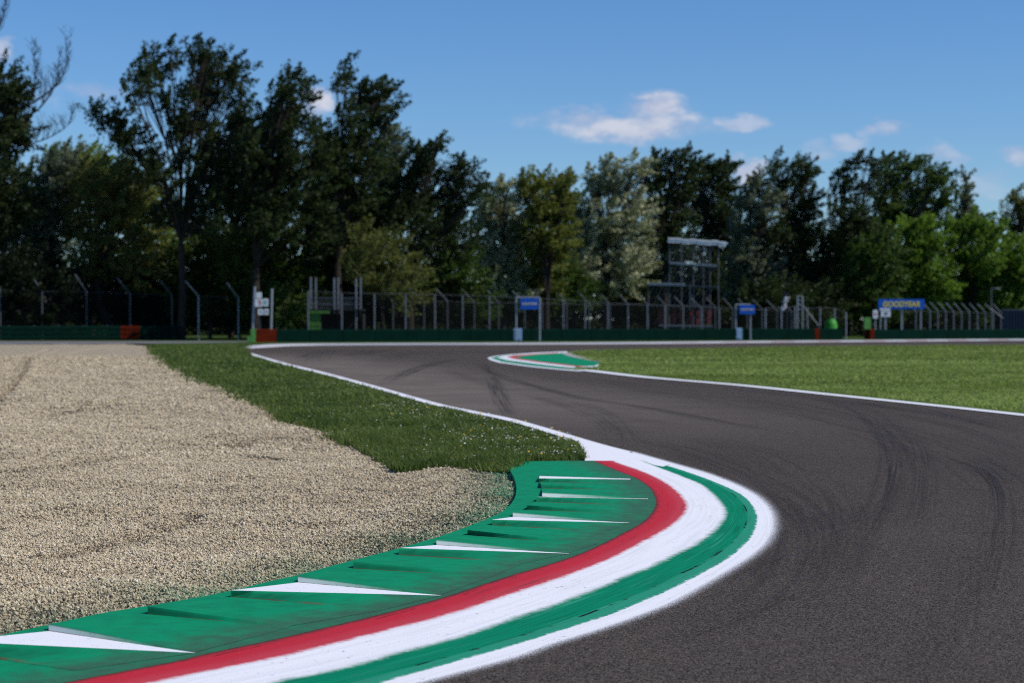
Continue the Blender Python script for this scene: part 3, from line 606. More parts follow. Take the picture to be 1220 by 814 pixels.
fence('bent-top grey fence standing behind the straight posts in front of the trees', [(468, 360, 152, 453, 341), (505, 360, 153, 486, 343), (533, 359, 154, 519, 344), (565, 361, 155, 550, 345), (594, 361, 156, 580, 346), (625, 361, 157, 610, 347),
      (646, 362, 158, 637, 348), (675, 362, 159, 665, 349.5), (702, 363, 160, 690, 349.5), (726.5, 363, 161, 716, 351.5), (748, 363, 162, 738, 351.5), (771, 363, 163, 762, 352.5), (792.5, 364, 164, 782.6, 353), (814, 365, 165, 803, 353.5), (834, 366, 166, 822, 355),
      (852, 366.5, 167, 841, 355), (872.5, 368, 168, 861, 355.5), (890, 368.5, 169, 879, 356), (908, 369, 170, 896, 357), (925.6, 370, 171, 913, 358), (943, 371, 172, 931, 359)], M['dull_steel'])
fence('straight-post grey fence mounted along the back of the long dark barrier', [(x, y, 137 + (x - 340) * .026, None, None) for x, y in ((367, 347), (407, 349), (446, 350), (483, 350), (518, 351), (551, 352), (583, 353), (671, 357), (697, 359), (724, 361), (748, 362), (771, 363), (792, 364), (814, 365), (836, 366), (857, 366.5))], M['mid_steel'], True, .06)
fence('straight steel posts at the right end of the long dark barrier, one leaning', [(912, 367, 153, None, None), (931, 367, 153.5, None, None), (947, 365, 154, None, None), (962, 367, 154.5, None, None), (977, 367, 155, None, None), (994.5, 367, 155.5, None, None), (1008, 372, 156, None, None)], M['steel'], True, .06)
fence('row of bent-top fence posts right of the large blue banner', [(1075, 371, 160, 1066, 360), (1091, 371, 161, 1082, 360)] + [(1108 + 9.4 * i, 371 + .25 * i, 162 + i * 1.3, 1098.5 + 9.4 * i, 360 + .3 * i) for i in range(10)], M['mid_steel'])
def brace(a, b, D, label, cat='brace'):
    r = empty('fence_strut', gp_(b[0], D), label, cat); m = MB(); m.tube([P(*a, D), P(b[0], b[1], D)], .06, 6); m.build('bar', M['dull_steel'], r)
    m = MB(); m.box(P(b[0], b[1], D), (.3, .3, .12)); m.build('foot', M['dull_steel'], r)
brace((957, 365), (975, 388), 152.6, 'slanting steel strut leaning against the straight fence posts')
brace((1180, 367), (1194, 379), 173, 'slanting steel strut at the right end of the bent-top row')
r = empty('frame_tower', gp_(952, 156), 'narrow twin-leg steel frame taller than the fence posts around it', 'frame'); 
for x in (950, 956): m = MB(); m.tube([P(x, 402, 156), P(x, 353, 156)], .07, 6); m.build('leg', M['steel'], r)
for y in (353, 358, 363, 369): m = MB(); m.tube([P(950, y, 156), P(956, y, 156)], .045, 6); m.build('rung', M['steel'], r)

# ------------------------------------------------------------------ board of notices between two posts
r = empty('notice_board', gp_(312, 136.5), 'board of small white notices hung between two steel posts left of the barrier', 'notice board')
for x0, x1, y in ((300.5, 303.5, 341.5), (322.5, 324, 344)): m = MB(); m.tube([P(x0, 407, 136.3), P(x1, y, 136.3)], .085, 8); m.build('post', M['steel'], r)
m = MB(); m.tube([P(308, 362, 136.5), P(311.5, 396, 136.5)], .035, 6); m.tube([P(302, 358, 136.5), P(323, 358, 136.5)], .02, 6); m.build('bracket', M['dull_steel'], r)
for x, y, w, h, k in ((308.5, 352, 6.5, 7, ''), (308, 361, 8, 9, 'r'), (316, 360.5, 7, 9, 't'), (310.5, 371.7, 6, 7, 'b'), (317.3, 371.7, 5.2, 7, 'b')):
    c = P(x, y, 136.1); s = 136.1 / F; m = MB(); m.box(c, (w * s, .04, h * s)); nt_ = m.build('notice', M['white'], r)
    m = MB(); z = -.024
    if k == 'r': m.box((c[0] + .07, c[1] + z, c[2] + .12), (.20, .01, .10)); m.box((c[0] + .13, c[1] + z, c[2]), (.09, .01, .22)); m.box((c[0] + .06, c[1] + z, c[2] - .13), (.09, .01, .08)); m.build('print', M['red'], nt_)
    if k == 't': m.box((c[0] - .02, c[1] + z, c[2] + .10), (.22, .01, .08)); m.box((c[0] + .05, c[1] + z, c[2]), (.08, .01, .26)); m.box((c[0] - .08, c[1] + z, c[2] - .08), (.08, .01, .14)); m.build('print', M['teal'], nt_)
    if k == 'b': m.box((c[0], c[1] + z, c[2]), (.05, .01, .2)); m.box((c[0] + .05, c[1] + z, c[2] + .04), (.08, .01, .05)); m.build('print', M['navy'], nt_)
# ------------------------------------------------------------------ banners
def banner(x0, x1, y0, y1, D, label, text, mat, posts, size, frame=True):
    a = Vector(P(x0, y0, D)); b = Vector(P(x1, y1, D)); cx, cz = (a.x + b.x) / 2, (a.z + b.z) / 2; w, h = b.x - a.x, a.z - b.z
    r = empty('banner', (cx, D, 0), label, 'banner'); m = MB(); m.box((cx, D, cz), (w, .06, h)); m.build('board', M['blue'], r)
    for px, py in posts: m = MB(); k = P(px, py, D + .12); m.tube([(k[0], k[1], -.05), k], .065, 6); m.build('post', M['steel'], r)
    if frame and len(posts) > 1: m = MB(); k, l = P(*posts[0], D + .12), P(*posts[-1], D + .12); m.tube([k, l], .06, 6); m.build('crossbar', M['steel'], r)
    cu = bpy.data.curves.new('lettering', 'FONT'); cu.body = text; cu.size = 1; cu.align_x = 'CENTER'; cu.align_y = 'CENTER'; cu.extrude = .02; cu.offset = .022; cu.shear = .18
    tmp = bpy.data.objects.new('tmp', cu); me = bpy.data.meshes.new_from_object(tmp); bpy.data.objects.remove(tmp)
    print(len(me.vertices)); co = np.array([v.co for v in me.vertices]); sx = size * w / np.ptp(co[:, 0]); mid = (co.max(0) + co.min(0)) / 2; sz = min(sx * 1.1, .62 * h / np.ptp(co[:, 1]))
    for v in me.vertices:
        q = v.co.copy(); v.co = ((q.x - mid[0]) * sx, -.045 - q.z * .3, cz + (q.y - mid[1]) * sz)
    me.materials.clear(); me.materials.append(mat); me.update(); link('lettering', me, r)
banner(1046.5, 1101.5, 356.5, 368.3, 158, 'long blue banner with large yellow lettering at the right', 'GOODYEAR', M['yellow'], ((1049, 360), (1074, 366), (1097, 366)), .80, False)
banner(620, 641.5, 355.6, 368.6, 140, 'small blue banner with pale lettering on a steel frame left of the scaffold', 'GOODYEAR', M['cream'], ((615, 354.5), (643, 354.5)), .82)
banner(881, 899.5, 363.5, 374.2, 149.5, 'small blue banner with pale lettering on a steel frame right of the scaffold', 'GOODYEAR', M['cream'], ((876.5, 363), (894, 363)), .82)
# boards below the large banner
for (x, y, w, h, lab, red) in ((1043, 374.5, 5.5, 10, 'narrow white board with a red mark left of the large banner', True), (1055.5, 373.5, 11, 8, 'white board with dark print hung under the large banner', False), (1054.5, 368.8, 12, 3, 'thin white plate touching the lower edge of the large banner', None)):
    c = P(x, y, 157.4); s = 157.4 / F; r = empty('white_board', (c[0], c[1], 0), lab, 'board'); m = MB(); m.box(c, (w * s, .05, h * s)); m.build('plate', M['white'], r)
    m = MB(); m.tube([(c[0], c[1] + .08, -.05), (c[0], c[1] + .08, c[2])], .06, 6); m.build('post', M['steel'], r)
    if red: m = MB(); m.box((c[0], c[1] - .03, c[2]), (.14, .01, .22)); m.build('print', M['red'], r)
    if red is False: m = MB(); m.box((c[0], c[1] - .03, c[2] + .04), (.34, .01, .12)); m.box((c[0], c[1] - .03, c[2] - .12), (.22, .01, .07)); m.build('print', M['black'], r)
# ------------------------------------------------------------------ marshal hut
D = 141; s = D / F
def px(x, y, d=0): return Vector(P(x, y, D + d))
r = empty('marshal_hut', gp_(400, D), 'small green marshal hut with a dark opening and railed roof behind the barrier', 'hut')
a, b = px(367, 374), px(382, 406); m = MB(); m.box(((a.x + b.x) / 2, D, a.z / 2), (b.x - a.x, .12, a.z))
for z in (.5, .9, 1.3, 1.7): m.box(((a.x + b.x) / 2, D - .07, z), (b.x - a.x, .03, .30))
m.build('front_wall', M['hut_green'], r)
l, q = px(382.5, 374), px(432, 406); m = MB(); m.box(((l.x + q.x) / 2, D + 1.9, l.z / 2), (q.x - l.x, .1, l.z)); m.box((q.x, D + .95, l.z / 2), (.1, 1.8, l.z)); m.box((l.x, D + .95, l.z / 2), (.1, 1.8, l.z)); m.build('inner_wall', M['hut_dark'], r)
e = px(393, 372); m = MB(); m.box(((a.x + e.x) / 2, D - .12, e.z), (e.x - a.x, .2, .22)); m.build('fascia', M['hut_green'], r)
e = px(366, 371); q = px(433, 371); m = MB(); m.box(((e.x + q.x) / 2, D + .9, e.z + .1), (q.x - e.x, 2.2, .1)); m.build('roof', M['hut_dark'], r)
for x, y, d in ((370, 330, 0), (376, 331, 2), (398, 331, 0), (402.5, 331, 2), (424, 332, 0), (429.5, 330, 2)):
    p_ = px(x, y, d); m = MB(); m.tube([(p_.x, p_.y, 0 if x > 420 else 2.1), p_], .07, 6); m.build('post', M['mid_steel'], r)
m = MB()
for y in (355.5, 363): m.tube([px(370, y), px(429, y)], .045, 6)
for i in range(24): m.tube([px(371 + i * 2.45, 355.5), px(371 + i * 2.45, 370)], .016, 4)
m.build('railing', M['dull_steel'], r)
# ------------------------------------------------------------------ scaffold stand
D = 168
r = empty('scaffold_stand', gp_(830, D), 'tall open scaffold stand with a pale top rail in front of dark trees', 'scaffold')
X0, X1 = 797, 864
for x, y0, d in ((797.5, 284, 0), (812, 284, 5), (826, 285, 0), (838, 286, 5), (846, 288, 0), (856, 290, 0), (772.5, 338, 0), (822, 338, 5), (797.5, 284, 5)):
    k = P(x, y0, D + d); m = MB(); m.tube([(k[0], k[1], -.05), k], .055, 6); m.build('upright', M['dull_steel'], r)
for (xa, ya, xb, yb, w, mt) in ((796, 286, 865, 290.5, .42, 'white'), (798, 313.5, 856, 317, .20, 'steel'), (772, 338.5, 818, 339.5, .22, 'steel'), (818, 341, 857, 342, .12, 'dull_steel'), (772, 364, 850, 365, .12, 'dull_steel'), (785, 388, 852, 389, .15, 'steel')):
    a, b = Vector(P(xa, ya, D - .2)), Vector(P(xb, yb, D - .2)); n_ = 8 if mt == 'white' else 1
    m = MB()
    for i in range(n_):
        p_, q = a.lerp(b, i / n_), a.lerp(b, (i + .96) / n_); zo = .04 * math.sin(i * 2.4)
        m.prism([(0, -w / 2 + zo), (0, w * .04 + zo), (-.9, w * .04 + zo), (-.9, -w / 2 + zo)], p_, q); m.prism([(.05, w * .14 + zo), (.05, w / 2 + zo), (-.05, w / 2 + zo), (-.05, w * .14 + zo)], p_, q)
    m.build('deck', M[mt], r)
for lv, (ya, yb, xs0, xs1, n_) in enumerate(((290, 313, 800, 853, 8), (317, 339, 798, 853, 8), (342, 366, 775, 850, 10), (367, 388, 785, 850, 6))):
    n_ = int(n_ * 1.5)
    for i in range(n_):
        xa = xs0 + (xs1 - xs0) * (i + .9) / n_; m = MB(); m.tube([P(xa, ya, D + (i % 3) * 1.6), P(xa - 13, yb, D + (i % 3) * 1.6 + .3)], .034, 5); m.build('brace', M['dull_steel'], r)
for i, x in enumerate((787, 803, 812, 824, 832, 845)): m = MB(); c = P(x, 378, D + 1); m.box(c, (.35, .2, 1.3), 0); m.build('red_panel', M['seat_red'], r)
# ------------------------------------------------------------------ small things by the right barrier
c = gp_(990, 154.6); r = empty('marshal_bin', c, 'bright lime green rounded bin behind the right end of the dark barrier', 'bin')
m = MB(); m.tube([(c.x, c.y, 0), (c.x, c.y, 1.2), (c.x, c.y, 1.55), (c.x, c.y, 1.75)], [.5, .55, .42, .15], 14); m.build('body', M['lime'], r, True)
m = MB(); m.tube([(c.x, c.y, .72), (c.x, c.y, .80)], [.57, .57], 14); m.build('band', M['lime'], r)
c = gp_(1033.5, 156); r = empty('green_board', c, 'upright light green board closing the gap between two barriers', 'board'); m = MB(); m.box((c.x, c.y, .9), (.55, .14, 1.85)); m.build('plank', M['lightgreen'], r)
m = MB(); m.box((c.x, c.y + .2, .5), (.12, .25, 1.0)); m.build('support', M['dull_steel'], r)
k = Vector(P(935, 363, 152)); r = empty('hung_cloth', (k.x, 152, 0), 'crumpled white cloth hung high above the dark barrier', 'cloth')
v = []; 
for i in range(9):
    for j in range(6):
        f = i / 8; v.append((k.x + .18 - f * .38 + (j - 2.5) * (.07 + .03 * math.sin(i * 1.3)), 152 + .07 * math.sin(j * 2.1 + i), k.z + .62 - f * 1.2 + .05 * math.sin(j * 1.7)))
m = MB(); m.add(v, [(i * 6 + j, i * 6 + j + 1, i * 6 + j + 7, i * 6 + j + 6) for i in range(8) for j in range(5)]); o = m.build('cloth', M['cloth'], r, True); o.modifiers.new('thick', 'SOLIDIFY').thickness = .03
m = MB(); m.tube([(k.x + .2, 152.15, -.05), (k.x + .2, 152.15, k.z + .9)], .05, 6); m.box((k.x + .15, 152.1, k.z + .8), (.34, .2, .34)); m.build('pole', M['navy'], r)
c = gp_(1181, 176); r = empty('street_lamp', c, 'slim grey lamp post with a short arm at the far right', 'street lamp'); t_ = Vector(P(1181, 344, 176))
m = MB(); m.tube([(c.x, c.y, 0), t_], [.08, .06], 8); m.build('pole', M['dull_steel'], r); m = MB(); m.tube([t_, t_ + Vector((.55, 0, .03))], .05, 6); m.build('arm', M['dull_steel'], r)
m = MB(); m.box(t_ + Vector((.62, 0, .02)), (.42, .25, .14)); m.build('lamp_head', M['steel'], r)
a = gp_(1194, 176); b = gp_(1240, 176); r = empty('container', a, 'dark blue ribbed container at the right edge behind the fence', 'container')
m = MB(); m.box(((a.x + b.x) / 2, 177.2, 1.25), (b.x - a.x, 2.4, 2.5)); [m.box((a.x + .2 + i * .3, 175.97, 1.25), (.12, .06, 2.3)) for i in range(12)]; m.build('shell', M['navy'], r)
m = MB(); m.box(((a.x + b.x) / 2, 177.2, 2.56), (b.x - a.x + .1, 2.5, .1)); m.build('roof', M['dull_steel'], r)

# ------------------------------------------------------------------ trees
WIND = np.array([1.0, -.05, .34])
def leaves(cl, n, rad, size, seed):
    """cl: (k,3) clump centres, dirs: growth direction of each; returns verts, quads, tint"""
    g = np.random.default_rng(seed); k = len(cl[0]); c, d = cl
    t = g.random((k, n)); off = g.normal(0, 1, (k, n, 3)); off /= np.linalg.norm(off, axis=2)[..., None] + 1e-9; off *= g.random((k, n, 1)) ** .5
    rk = rad * g.uniform(.6, 1.35, k)
    p = c[:, None] + d[:, None] * (t[..., None] - .35) * (rk * 2.9)[:, None, None] + off * (rk[:, None] * (1.02 - .72 * t))[..., None]
    p = p.reshape(-1, 3); m = len(p)
    a = g.normal(0, 1, (m, 3)); a += np.repeat(d, n, 0) * .9; a /= np.linalg.norm(a, axis=1)[:, None]
    b = np.cross(a, g.normal(0, 1, (m, 3))); b /= np.linalg.norm(b, axis=1)[:, None] + 1e-9
    s = size * g.uniform(.6, 1.3, m)[:, None]
    v = np.stack([p - a * s * .5, p + b * s * .33, p + a * s * .5, p - b * s * .33], 1).reshape(-1, 3)
    tint = np.clip(np.repeat(g.uniform(-.12, .92, k), n) + g.normal(0, .20, m), 0, 1)
    return v, np.arange(m * 4).reshape(-1, 4), np.repeat(tint, 4)
tn = [0]
def tree(name, label, D, bx, lobes, pal, tr=.28, dens=2.0, n=74, size=.25, crad=.54, depth=.55, cat='tree', trunk=True, wind=1.0, twigs=None, group='trees behind the fence', lean=0, th=.28):
    tn[0] += 1; g = np.random.default_rng(100 + tn[0]); s = D / F; base = Vector(P(bx, 400, D)[:2] + (-.1,))
    r = empty(name, base, label, cat, group); cs, ds, lc = [], [], []
    for L in lobes:
        cx, cy, rx, ry = L[:4]; mu = L[4] if len(L) > 4 else 1
        c = np.array(P(cx, cy, D + g.normal(0, depth * 2.2))); a = np.array([rx * s, (rx + ry) * .5 * s * .9, ry * s])
        k = max(6, int(math.pi * a[0] * a[2] * dens * mu * (1.8 if pal == 'dark' else 2.1))); u = g.normal(0, 1, (k, 3)); u /= np.linalg.norm(u, axis=1)[:, None]
        rr = g.random(k) ** .42; p = c + u * a * rr[:, None]
        dd = u * .8 + WIND * wind * g.uniform(.3, 1.2, (k, 1)) + np.array([0, 0, .25]); dd /= np.linalg.norm(dd, axis=1)[:, None]
        cs.append(p); ds.append(dd); lc.append(c)
    cc = np.concatenate(cs); dd = np.concatenate(ds); ok = cc[:, 2] > .4; cc, dd = cc[ok], dd[ok]
    v, q, t = leaves((cc, dd), n, crad, size, 300 + tn[0])
    npmesh('crown', v - np.array(base), q, M['leaf_' + pal], r, {'tint': t})
    if trunk:
        m = MB(); allc = np.array(lc); topz = allc[:, 2].max(); b0 = np.array(base); fork = b0 + np.array([lean, 0, max(1.5, topz * th)])
        m.tube([b0, b0 * .5 + fork * .5 + np.array([g.normal(0, .12), 0, 0]), fork], [tr * 1.25, tr, tr * .82], 9)
        for c, p in zip(lc, cs):
            e = c; md = fork * .45 + e * .55 + np.array([(fork[0] - e[0]) * .22, 0, (e[2] - fork[2]) * .06]) + g.normal(0, .18, 3)
            tt = np.linspace(0, 1, 8)[:, None]; cv = fork * (1 - tt) ** 2 + 2 * md * tt * (1 - tt) + e * tt ** 2; cv[1:-1] += g.normal(0, .07, (6, 3))
            r0 = tr * .5 * min(1, .55 + len(p) / 120)
            m.tube(cv, np.linspace(r0, .05, 8), 6)
            for e2 in p[g.permutation(len(p))[:min(len(p), 16)]]:
                j = g.integers(3, 8); st = cv[j]; mid = (st + e2) / 2 + g.normal(0, .15, 3); m.tube([st, mid, e2], [.045, .03, .012], 4)
        m.build('trunk', M['bark'], r)
    if twigs:
        m = MB()
        for l, rad in twigs:
            cv = crom([P(x_, y_, D) for x_, y_ in l], 12); m.tube(cv, np.linspace(rad, .018, 12), 5)
            for i in range(2, 12):
                for _ in range(3):
                    st = cv[i]; L_ = g.uniform(.7, 2.3) * (1.2 - i / 16); e = st + np.array([g.normal(-.05, .32), g.normal(0, .25), 1]) * L_; md = (st + e) / 2 + np.array([.22, 0, -.05]) * L_
                    k2 = crom([st, md, e], 6); m.tube(k2, np.linspace(.026, .010, 6), 4)
                    for _ in range(2): m.tube([k2[2], k2[2] + np.array([g.normal(.1, .2), 0, .5]) * L_ * .7, k2[2] + np.array([g.normal(.05, .3), 0, 1.]) * L_ * .7], [.015, .012, .008], 3)
        m.build('bare_branch', M['bark'], r)
    return r
T = tree
T('poplar_tree', 'dark tree at the left edge with bare wispy branches sweeping up beside its crown', 151, 5, [(5,95,28,28),(18,120,26,22),(-5,150,40,40),(25,160,22,26),(-15,215,50,55),(20,240,35,40),(-10,300,45,50)], 'dark', .35,
  twigs=[([(15,135),(40,122),(60,108),(74,92),(80,70),(78,48)], .11), ([(10,150),(35,138),(52,124),(66,100),(70,70)], .08), ([(20,175),(48,168),(66,160),(80,150),(86,135)], .07), ([(-20,60),(-6,38),(3,20),(7,-5)], .08), ([(20,130),(36,118),(42,90),(38,60)], .06)])
T('willow_tree', 'silvery grey-green tree beside the left edge tree, leaves flicked by wind', 159, 62, [(62,225,38,40),(78,200,26,24),(40,255,34,36),(60,275,40,36),(30,290,30,36)], 'grey', .25, 2.3)
T('olive_green_tree', 'olive green tree with a dark leaning trunk left of the tallest tree', 156, 140, [(112,215,38,30),(135,230,42,42),(150,262,40,40),(105,265,34,40),(160,215,28,26),(125,310,44,36),(165,310,34,40)], 'olive', .34, 1.7, lean=-1.6)
T('lime_green_tree', 'pale yellow-green sunlit treetop showing low behind the leaning olive tree', 190, 110, [(75,195,26,22),(102,190,24,20),(125,205,28,24),(100,215,40,26),(150,250,30,30)], 'lime', .25, 2.0)
T('lime_green_tree', 'pale sunlit tree glimpsed through gaps right of the tallest tree trunk', 195, 200, [(185,235,26,30),(205,280,26,30),(170,270,26,26),(300,232,20,24)], 'lime', .2, 1.4)
T('tall_poplar', 'tallest dark tree with an open windswept crown and clear sky gaps', 150, 216, [(186,74,26,17),(170,95,24,20),(158,112,14,14),(203,62,12,12),(245,62,26,11),(262,78,34,20),(240,95,34,28),(280,88,20,14),(288,105,16,10),(124,138,22,14),(140,152,26,22),(160,172,28,24,.8),(215,130,32,30,.9),(255,132,34,26,.9),(290,140,20,18),(215,165,34,30,.75),(262,172,36,30,.75),(190,208,30,26,.7),(235,210,40,34,.7),(280,205,26,30,.8),(225,255,36,30,.8),(262,255,30,34,.8),(195,250,24,24,.6)], 'dark', .30, 1.7, th=.34)
T('dark_poplar', 'dark tree with a leaning top right of the tallest tree', 148, 305, [(352,95,18,13),(342,110,26,16),(362,118,16,12),(330,132,26,18),(346,150,26,24),(320,148,22,22),(310,180,30,28),(345,185,30,30,.8),(372,190,22,24,.8),(325,220,36,32),(360,232,34,34),(305,225,26,36),(330,270,40,36),(372,275,32,36)], 'dark', .36, 2.0)
T('dark_poplar', 'dark tree whose narrow top leans right over the middle of the left group', 151, 402, [(412,88,11,16),(402,100,10,12),(432,108,20,14),(452,104,16,12),(462,110,12,10),(440,124,28,16),(468,130,12,6),(418,140,20,18),(445,146,24,14),(410,168,24,22),(432,185,26,26),(398,200,26,26),(420,225,34,30),(400,262,36,34),(440,255,34,36)], 'dark', .34, 2.1)
T('dark_poplar', 'shaded dark tree filling the gap just right of the tallest tree trunk', 163, 275, [(285,150,16,18),(300,165,20,20),(270,185,28,26),(300,205,28,30),(255,225,28,30),(285,245,34,32),(310,265,28,34),(260,285,34,34),(295,305,34,30)], 'dark', .24, 2.2)
T('dark_poplar', 'shaded dark tree between the two leaning tops of the left group', 164, 385, [(380,165,16,20),(392,180,18,20),(378,205,24,26),(398,235,26,28),(375,255,28,30),(455,205,22,24),(470,235,26,28),(455,270,30,30),(395,285,32,30),(440,300,30,28)], 'dark', .24, 2.2)
T('pale_tree', 'small greyish treetop peeking out behind two dark crowns against the sky', 185, 470, [(462,160,18,16),(470,175,16,18),(455,190,24,20)], 'grey', .2, 2.0)
T('dark_poplar', 'dark round-topped tree at the right end of the tall left group', 153, 488, [(522,172,12,12),(502,182,18,14),(512,198,24,18),(488,205,24,22),(530,208,18,16),(552,200,9,14),(560,215,16,14),(575,222,8,9),(545,232,22,16),(568,236,12,10),(500,235,34,26),(470,240,30,30),(530,255,32,24),(490,275,40,34),(545,280,26,30)], 'dark', .34, 2.0)
T('pale_bush', 'pale olive bush low in front of the dark trees above the marshal hut', 146, 455, [(430,280,18,16),(452,300,30,26),(475,310,30,28),(440,325,28,24),(480,340,34,30),(425,320,18,24)], 'olive', .16, 1.7, cat='bush', group='bushes behind the fence', size=.19)
T('black_bush', 'almost black dense bush behind the guardrail at the left edge', 150, 48, [(20,345,34,38),(52,338,34,36),(72,360,20,34),(40,375,44,26),(0,365,30,40)], 'black', .2, 4.0, cat='bush', group='bushes behind the fence')
for lab, D, bx, lo, pal in (('dark green bush below the tallest tree', 155, 250, [(215,320,36,36),(250,310,36,40),(285,320,30,40),(235,360,44,26),(280,365,36,24)], 'mid'), ('dark green bush behind the notice board posts', 152, 315, [(310,315,30,40),(345,320,34,40),(325,360,40,26),(370,355,34,30)], 'mid'),
    ('dark bush behind the railing of the marshal hut', 157, 400, [(395,310,34,40),(420,330,30,40),(400,365,40,24)], 'dark'), ('green bush at the foot of the right end of the left tree group', 156, 535, [(520,315,34,32),(548,335,34,36),(515,355,36,26),(565,362,28,22)], 'mid'),
    ('shaded bush between the guardrail end and the leaning trunk', 158, 170, [(140,345,34,36),(175,340,32,38),(165,376,44,20),(105,355,30,32),(205,360,30,26)], 'black'), ('dark undergrowth bush right of the leaning trunk behind the bent fence', 160, 250, [(225,345,30,36),(262,350,34,34),(240,380,44,18),(300,375,34,20)], 'black'), ('dark bush behind the straight fence posts right of the marshal hut', 158, 470, [(440,365,30,26),(480,368,34,24),(520,366,34,24),(560,372,30,20)], 'black')):
    T('bush', lab, D, bx, lo, pal, .15, 2.4, cat='bush', group='bushes behind the fence')
T('silver_poplar', 'pale silver poplar standing just right of the tall dark group', 168, 600, [(600,226,14,14),(598,250,22,22),(578,262,18,22),(612,275,22,28),(590,300,30,32),(570,310,22,28),(605,335,30,30)], 'silver', .24, 2.3)
T('golden_green_tree', 'golden green tree between two silver poplars', 166, 652, [(622,222,13,14),(643,218,16,12),(662,216,18,11),(672,228,14,14),(640,240,22,20),(662,248,22,22),(640,275,22,26),(662,285,26,28),(645,320,30,28)], 'gold', .25, 2.4)
T('silver_poplar', 'largest silver poplar with ragged pale crown in the middle', 178, 722, [(708,210,13,14),(728,200,16,14),(755,198,22,14),(772,210,14,16),(715,232,26,20),(748,230,28,22),(690,250,22,22),(720,262,28,22),(755,260,26,26),(700,285,28,26),(735,292,30,28),(765,290,20,26),(690,318,24,26),(720,328,32,28),(755,325,28,28)], 'silver', .3, 1.65)
T('silver_poplar', 'lower silver-grey tree half hidden left of the large silver poplar', 184, 684, [(682,268,18,22),(674,300,20,28),(690,330,24,26)], 'silver', .2, 2.0)
T('dark_tree', 'dark tree touching the right side of the large silver poplar', 180, 792, [(785,192,9,14),(800,190,14,10),(816,188,12,9),(792,212,20,18),(815,212,20,20),(780,235,18,26),(805,245,26,26),(785,275,22,28),(808,285,26,28),(795,320,30,30)], 'dark', .3, 2.2)
T('dark_tree', 'dark broad tree directly behind the scaffold stand', 190, 848, [(832,196,16,10),(850,200,18,13),(872,198,10,14),(842,220,26,18),(868,222,18,18),(835,250,28,26),(862,255,26,26),(845,290,30,30),(875,295,24,30),(850,335,36,30)], 'dark', .3, 2.3)
T('grey_green_tree', 'grey-green tree between the scaffold stand and the windswept dark tree', 180, 902, [(905,222,15,16),(890,235,15,18),(912,245,20,20),(892,268,24,22),(915,282,24,24),(888,305,24,26),(912,325,28,28),(885,340,24,26)], 'grey', .25, 2.1)
T('dark_tree', 'windswept dark tree with three ragged plumes right of the grey-green tree', 182, 940, [(924,198,10,14),(930,215,13,14),(951,192,11,9),(946,206,15,12),(966,200,9,8),(962,216,15,12),(938,235,20,18),(965,238,20,16),(948,262,26,22),(930,285,20,22),(958,298,26,28),(936,325,28,28),(965,335,26,28)], 'dark', .3, 2.0)
T('airy_tree', 'thin airy tree with sky showing through its leaves left of the round green tree', 180, 1010, [(1000,205,11,16),(1015,192,14,9),(1036,188,14,9),(1042,200,10,10),(1006,228,18,16),(1032,222,16,16),(1000,255,22,20),(1025,258,22,20),(985,285,22,22),(1012,292,24,24),(990,325,26,26)], 'dark', .24, 1.7)
T('broad_green_tree', 'broad mid-green tree crown rising above the bright bushes at right', 188, 1052, [(1060,190,11,9),(1056,205,18,14),(1082,198,18,11),(1104,205,18,12),(1122,214,14,12),(1135,224,9,8),(1072,222,24,16),(1102,228,24,18),(1056,238,22,18),(1125,240,12,14),(1080,252,30,18),(1112,258,20,18),(1055,265,24,18)], 'mid', .26, 2.0)
T('spire_tree', 'narrow pale pointed treetop above the bright bushes at right', 194, 1150, [(1150,214,3,12),(1149,232,7,12),(1148,250,12,14),(1156,262,14,14),(1142,270,16,14)], 'grey', .18, 2.6, wind=.2)
T('pale_tree', 'pale yellowish tree cut by the right edge of the picture', 192, 1222, [(1212,238,10,12),(1222,250,14,16),(1208,262,12,14),(1218,282,16,20),(1235,265,20,30),(1196,258,5,12)], 'olive', .22, 2.2)
for lab, D, bx, lo, pal, de in (('dark green bushy tree left of the large blue banner', 180, 1030, [(1032,282,26,20),(1010,300,26,22),(1045,302,28,24),(1020,330,34,26),(1050,335,28,28),(1015,360,36,22),(1050,365,28,20)], 'mid', 2.8),
    ('green bushy tree right above the large blue banner', 184, 1090, [(1085,272,24,14),(1108,282,26,20),(1080,298,26,22),(1110,308,26,24),(1085,330,28,26),(1115,335,24,26),(1095,360,36,20)], 'bright', 2.6),
    ('bright green bushy tree lit from the right behind the bent fence posts', 186, 1158, [(1142,275,18,16),(1168,270,20,16),(1182,285,14,20),(1150,298,24,22),(1175,308,20,24),(1150,328,26,26),(1180,335,20,26),(1160,360,34,22)], 'bright', 2.6),
    ('bright green bush cut by the right edge below the pale tree', 186, 1210, [(1205,300,16,20),(1220,315,20,26),(1200,335,20,26),(1225,350,24,30),(1205,368,24,20)], 'bright', 2.6),
    ('low green bush in front of the large silver poplar', 172, 662, [(640,335,26,22),(668,328,24,22),(655,355,38,22),(690,352,18,18)], 'mid', 2.8),
    ('dim bush filling the gap below the dark windswept tree', 175, 960, [(935,360,34,26),(975,362,34,26),(900,362,28,24)], 'dark', 2.6),
    ('dim bush behind the lower scaffold deck', 190, 815, [(770,355,34,26),(815,352,34,30),(855,358,30,26),(735,362,28,22)], 'dark', 2.6),
    ('dim bush below the silver poplar and golden tree', 170, 605, [(585,358,32,26),(620,362,30,24)], 'dark', 2.6)):
    T('bush', lab, D, bx, lo, pal, .15, de, cat='bush', group='bushes behind the fence')
